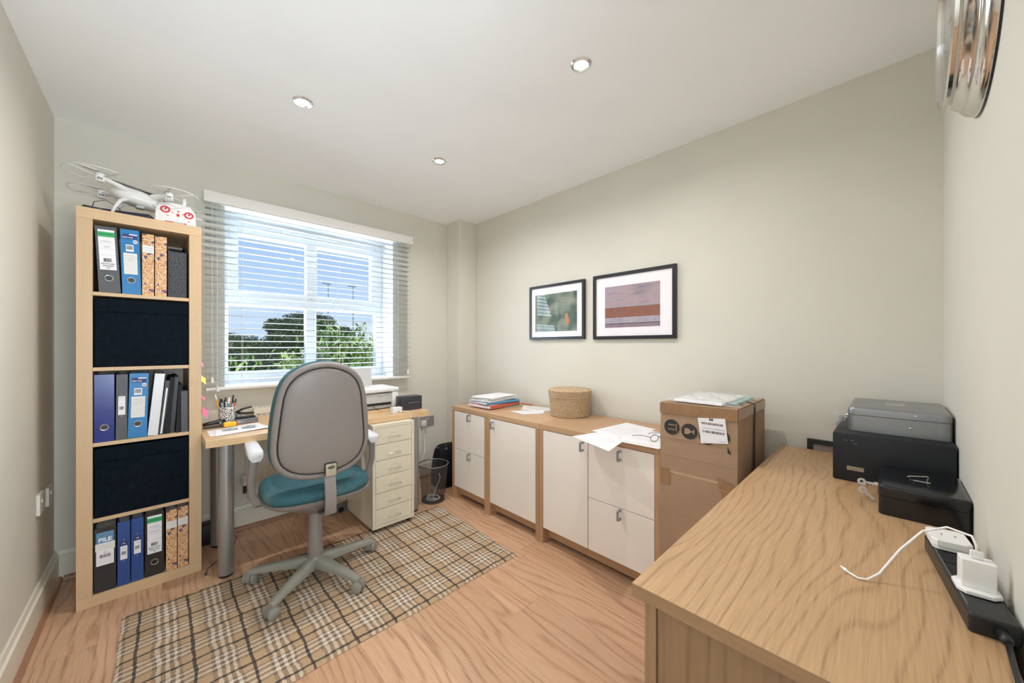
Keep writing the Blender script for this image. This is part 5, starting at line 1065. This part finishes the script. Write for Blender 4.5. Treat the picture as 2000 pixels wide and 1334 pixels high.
B().lathe([(0, 0), (.088, 0), (.0895, .003), (.0895, .014), (.087, .014), (.086, .004), (0, .004)], 40).out('base', M['mesh'], t, smooth=40)
B().tube([(.1165*cos(a/40*2*pi), .1165*sin(a/40*2*pi), .286) for a in range(40)], .0045, 8, closed=True).out('rim', M['rim'], t, smooth=True)
t = thing('coiled_cable', 'pale coiled cable lying inside the wire bin', 'cable', (BX_, BY_, .006))
B().tube([(.055*cos(a*.5)*(1-.01*a), .055*sin(a*.5), .004+.0006*a) for a in range(34)]+[(.03, .02, .06), (.05, .0, .12), (.045, -.03, .17), (.02, -.05, .21)], .0032, 8).out('cord', M['paper2'], t, smooth=True); B().box(-.012, .012, -.03, -.004, .0, .012, bev=.003).out('plug', M['paper2'], t)
t = thing('holdall', 'black fabric bag on the floor between the bin and the first cabinet', 'bag', (1.80, 2.70, .0005), R(-6))
rings = []
for (u, hx, hy, lean) in ((0, .10, .085, 0), (.02, .115, .095, 0), (.12, .118, .098, .004), (.24, .112, .090, .010), (.31, .10, .070, .014), (.345, .08, .045, .016), (.355, .055, .025, .016)): rings.append([(x_+lean+.004*sin(q_*1.7+u*20), y_, z_) for q_, (x_, y_, z_) in enumerate(sup(0, 0, hx, hy, u, 32, .55))])
B().loft(rings).out('body', M['bag'], t, smooth=60)
B().tube([(-.05, -.045, .335), (-.07, -.09, .26), (-.055, -.105, .18)], .011, 8, flat=(1, .25)).out('strap', M['bag'], t); B().tube([(-.08, -.0, .33), (-.02, -.03, .352), (.05, -.02, .352)], .002, 6).out('zip', M['alu'], t); B().box(-.035, -.015, -.062, -.055, .315, .335, bev=.001).out('buckle', M['silver'], t)
t = thing('power_supply', 'small grey power supply with a fan grille on the floor under the desk', 'power supply', (.885, 2.76, .0005), R(2))
B().box(0, .115, 0, .07, 0, .045, bev=.002).out('case', M['silver'], t)
b = B()
for r_ in (.006, .012, .018): b.tube([(.058+r_*cos(a/20*2*pi), -.0012, .0225+r_*sin(a/20*2*pi)) for a in range(20)], .0011, 5, closed=True, up=(0,1,0))
b.out('fan_grille', M['black'], t); B().lathe([(0, 0), (.020, 0), (.020, .0006), (0, .0006)], 24, mtx=Matrix.Translation((.058, 0, .0225)) @ fm).out('fan', M['blackm'], t)
bx('label', M['paper2'], t, .006, .030, -.0006, 0, .022, .034)
t = thing('computer_case', 'dark blue-black equipment box on the floor behind the desk leg', 'box', (.250, 2.876, .0005), R(0))
B().box(-.075, .075, 0, .085, 0, .118, bev=.004, seg=2).out('body', plain('dark_navy_case', (.006,.009,.018), .45), t, smooth=40); bx('port', M['alu'], t, .03, .048, -.0008, 0, .05, .07); bx('port', M['printg'], t, .03, .045, -.0008, 0, .075, .083)
t = thing('usb_cable', 'thin black cable with a metal tip on the floor by the desk leg', 'cable', (.172, 2.50, .0005))
B().tube([(.005, .02, .0018), (.01, .06, .002), (.05, .12, .0018), (.11, .20, .0018), (.155, .28, .0018), (.175, .36, .0018), (.165, .41, .0018)], .0018, 6).out('cord', M['black'], t, smooth=True); B().box(-.003, .005, -.004, .022, .0, .005, bev=.001).out('plug', M['black'], t); B().box(-.001, .004, -.015, -.004, .001, .004).out('metal_tip', M['chrome'], t)

# ------------------------------------------------------------ outside
GZ = -2.5
grass = speck('rough_grass', (.12,.20,.04), (.24,.30,.08), 1.5, .9)
struct(bx('ground', grass, None, -60, 110, 3.6, 160, GZ-.1, GZ))
struct(bx('road', plain('asphalt', (.22,.22,.23), .9, noise=.1, nscale=2), None, -60, 110, 44, 54, GZ, GZ+.02))
def leafmat(name, c1, c2):
    m, n, b = base(name); L = n.links.new; oi = N(n, 'ShaderNodeObjectInfo'); tcx = N(n, 'ShaderNodeTexCoord'); nz = N(n, 'ShaderNodeTexNoise', Scale=1.7, Detail=3); L(tcx.outputs['Object'], nz.inputs['Vector'])
    ad = N(n, 'ShaderNodeMath', operation='MULTIPLY_ADD'); L(oi.outputs['Random'], ad.inputs[0]); ad.inputs[1].default_value = .5; L(nz.outputs['Fac'], ad.inputs[2]); r = ramp(n, [(.4, c1), (1, c2)]); L(ad.outputs[0], r.inputs[0]); L(r.outputs[0], b.inputs['Base Color'])
    b.inputs['Roughness'].default_value = .5; return m
lm1 = leafmat('young_leaf', (.16,.30,.05), (.62,.74,.28)); lm2 = leafmat('dark_foliage', (.022,.05,.014), (.075,.13,.035)); lm3 = leafmat('hedge_foliage', (.03,.07,.02), (.12,.18,.05)); bark = plain('bark', (.10,.075,.05), .9, noise=.3, nscale=15)
def foliage(lobes, n, size, seed):
    r = random.Random(seed); bm = bmesh.new()
    for (cx_, cy_, cz_, rx, ry, rz) in lobes:
        k = int(n*rx*rz)
        for i in range(k):
            v = Vector((r.gauss(0,1), r.gauss(0,1), r.gauss(0,1))).normalized(); rad = r.uniform(.78, 1.04)
            c = Vector((cx_+v.x*rx*rad, cy_+v.y*ry*rad, cz_+v.z*rz*rad)); s_ = size*r.uniform(.6, 1.4)
            u = Vector((r.uniform(-1,1), r.uniform(-1,1), r.uniform(-1,1))).normalized(); w_ = u.cross(v+Vector((.01,.02,.03))).normalized()
            a = [bm.verts.new(c+u*s_+w_*0), bm.verts.new(c+w_*s_*.6), bm.verts.new(c-u*s_), bm.verts.new(c-w_*s_*.6+v*s_*.2)]; bm.faces.new(a)
    q = B(); q._merge(bm); return q
def tree(nm, lab, loc, lobes, n, size, seed, mat, trunk):
    t = thing(nm, lab, 'tree' if 'tree' in nm else 'hedge', loc)
    f = foliage(lobes, n, size, seed); 
    for (a, b_, c, rx, ry, rz) in lobes: f.sph((a, b_, c), 1, (rx*.8, ry*.8, rz*.8), 14)
    o = f.out('foliage', mat, t); o['kind'] = 'stuff'
    if trunk: B().cyl((0,0,0), (0,0,trunk), .35, .2, n=12).out('trunk', bark, t)
r = random.Random(11)
lob = [(0,0,4.0,4.0,3,3.2), (-2.4,-.5,3.2,2.4,2,2.2), (2.6,0,3.4,2.6,2.2,2.4), (-.6,-1,6.0,2.4,2,1.6), (1.2,-.5,6.3,2.0,2,1.3)]+[(r.uniform(-3.6, 3.8), -1.5+r.uniform(-1, .5), r.uniform(1.6, 6.0), 1.1, 1, .9) for _ in range(14)]
tree('large_tree', 'large dark green rounded tree beyond the road outside the window', (12.3, 47.5, GZ), lob, 620, .12, 1, lm2, 3)
tree('hedge', 'band of dark hedgerow trees left of the large tree outside', (8.0, 57, GZ), [(-1.6,0,3.3,1.8,2,2.1), (.2,0,2.9,2,2,2.2), (1.6,-.5,2.4,2.2,2,2.0), (-2.6,-1,2.0,1.6,1.5,1.8), (-.4,-1.5,1.8,2.4,1.5,1.5), (3.4,-1,2.4,1.8,1.5,2.0), (5,-1,2.2,2,1.5,2)], 520, .12, 2, lm2, 2)
tree('hedge', 'paler distant hedge on the right behind the leafy branches outside', (24, 60, GZ), [(-6+2.4*i, 0, 1.6+.3*sin(i*2.2), 2.0, 1.5, 1.7+.2*sin(i)) for i in range(7)], 160, .17, 4, lm3, 2)
t = thing('wooden_fence', 'low brown wooden fence along the road outside', 'fence', (4, 43, GZ))
for i in range(14): bx('board', plain('fence_wood', (.26,.18,.12), .9, noise=.1), t, i*.92, i*.92+.88, 0, .04, 0, 1.0)
t = thing('house', 'distant house with a grey gabled roof behind the speed sign outside', 'house', (10.6, 38.2, GZ))
B().box(-1.0, 1.2, 0, 2, 0, 2.5).out('wall', plain('render', (.62,.58,.52), .9), t); B().prism([(-1.2, 2.4), (1.4, 2.4), (1.4, 3.0), (1.0, 3.7), (-.1, 2.9)], -.1, 2.1).out('roof', plain('slates', (.24,.24,.27), .8, noise=.1), t)
bx('window', plain('far_glass', (.10,.12,.15), .2), t, -.5, .3, -.03, 0, 1.0, 1.8)
t = thing('speed_sign', 'white roadside sign with the number 50 outside the window', 'sign', (9.02, 35, GZ))
B().cyl((0,0,0), (0,0,3.0), .035, n=10).out('post', M['alu'], t); p = bx('sign_plate', M['white'], t, -.32, .32, -.07, -.04, 2.75, 3.40, bev=.01); text('50', .52, M['ink'], p, (0, -.075, 3.07), bold=.01)
t = thing('utility_cabinet', 'green roadside cabinet below the speed sign outside', 'cabinet', (8.15, 34, GZ))
B().box(-.32, .32, 0, .4, 0, 2.6, bev=.02).out('body', plain('cabinet_green', (.02,.22,.18), .5), t); bx('panel', plain('cabinet_green2', (.03,.30,.25), .5), t, -.27, .27, -.02, 0, 1.4, 2.5)
t = thing('parked_van', 'pale van parked beside the road under the speed sign outside', 'van', (9.75, 35.6, GZ))
B().box(-1.0, 1.0, 0, 2, .35, 2.1, bev=.25, seg=3).out('body', plain('van_paint', (.60,.64,.70), .3), t, smooth=40); bx('window', MATS['far_glass'], t, -.8, .8, -.02, 0, 1.25, 1.75)
for x_ in (-.62, .62): B().cyl((x_, -.02, .32), (x_, .22, .32), .32, n=20).out('wheel', M['black'], t, smooth=40)
for i, (px, lab) in enumerate(((12.4, 'tall grey street lamp nearer the middle of the window view'), (14.9, 'tall grey street lamp at the right of the window view'))):
    t = thing('street_lamp', lab, 'lamp post', (px, 40, GZ), 0, 'street lamps outside'); B().cyl((0,0,0), (0,0,10.1), .085, .045, n=12).out('pole', plain('galvanised', (.32,.34,.37), .5, .3), t); B().box(-.55, .3, -.07, .07, 10.06, 10.15, bev=.02).out('lamp_head', MATS['galvanised'], t)

# leafy tree close to the window
t = thing('leafy_tree', 'young tree with long bright green leaves just outside the window', 'tree', (2.4, 7.2, GZ))
tips = []
b = B(); r = random.Random(21)
B().tube([(0,0,0), (.05,0,1.6), (-.02,.05,2.6), (.05,0,3.3)], [.07, .055, .045, .03], 10).out('trunk', bark, t, smooth=True)
brs = [((0,0,2.2), (-1.75,-.9,3.58)), ((0,0,2.0), (-1.35,-.7,3.52)), ((0,0,2.2), (-1.05,-.5,3.62)), ((0,0,2.4), (-.75,-.3,3.50)), ((0,0,2.6), (-.55,.2,3.95)), ((0,0,2.6), (-.25,-.2,4.3)), ((0,0,2.8), (.05,-.4,3.9)), ((0,0,2.7), (.35,-.1,4.1)), ((0,0,2.5), (.55,-.5,3.9)), ((0,0,2.4), (.3,-.9,3.6)), ((0,0,2.2), (-.3,-1.1,3.55)), ((0,0,2.3), (.75,0,3.8)), ((0,0,2.3), (.1,-.6,3.6)), ((0,0,2.1), (-.95,-1.1,3.55)), ((0,0,2.6), (-.05,.3,4.05)), ((0,0,2.5), (.6,.3,4.15)), ((0,0,2.5), (.9,-.3,4.0))]
for (a, c) in brs:
    a, c = Vector(a), Vector(c); m_ = a.lerp(c, .55)+Vector((0,0,.18)); pts = [a, a.lerp(m_, .5)+Vector((0,0,.05)), m_, m_.lerp(c, .5)+Vector((0,0,.04)), c]
    B().tube(pts, [.024, .018, .013, .008, .003], 7).out('branch', bark, t, smooth=True)
    for k in range(26):
        u = r.uniform(.3, 1.0); base_ = (m_.lerp(c, (u-.5)*2) if u > .5 else a.lerp(m_, u*2)); tips.append(base_+Vector((r.uniform(-.14,.14), r.uniform(-.14,.14), r.uniform(-.10,.12))))
def leaf_bm():
    q = bmesh.new(); rows = [(0, .001), (.02, .012), (.05, .020), (.085, .018), (.115, .009), (.135, .0008)]; vv = []
    for x_, w_ in rows:
        dz = -2.2*x_*x_; vv.append([q.verts.new((x_, -w_, dz+.004)), q.verts.new((x_, 0, dz)), q.verts.new((x_, w_, dz+.004))])
    for p, s_ in zip(vv, vv[1:]):
        for k in (0, 1): q.faces.new((p[k], s_[k], s_[k+1], p[k+1]))
    return q
q = B(); q._merge(leaf_bm()); lf = q.out('leaf', lm1, t, smooth=True); lme = lf.data; first = True
r.shuffle(tips)
for i, p in enumerate(tips[:290]):
    o = lf if first else bpy.data.objects.new('leaf', lme)
    if not first: COL.objects.link(o); o.parent = t
    first = False; s_ = r.uniform(.9, 1.45); o.location = p; o.scale = (s_, s_, s_); o.rotation_euler = (r.uniform(-.6,.6), r.uniform(.0, 1.0), r.uniform(0, 2*pi))
bmm = bmesh.new()
for i in range(2600):
    p = tips[r.randrange(len(tips))]+Vector((r.uniform(-.18,.18), r.uniform(-.1,.45), r.uniform(-.40,.08)))
    lb_ = leaf_bm(); s_ = r.uniform(.7, 1.1); lb_.transform(Matrix.Translation(p) @ Matrix.Rotation(r.uniform(0, 6.28), 4, 'Z') @ Matrix.Rotation(r.uniform(0, 1.1), 4, 'Y') @ Matrix.Diagonal((s_, s_, s_, 1)))
    me_ = bpy.data.meshes.new('t'); lb_.to_mesh(me_); lb_.free(); bmm.from_mesh(me_); bpy.data.meshes.remove(me_)
q = B(); q._merge(bmm); o = q.out('foliage', lm1, t, smooth=True); o['kind'] = 'stuff'
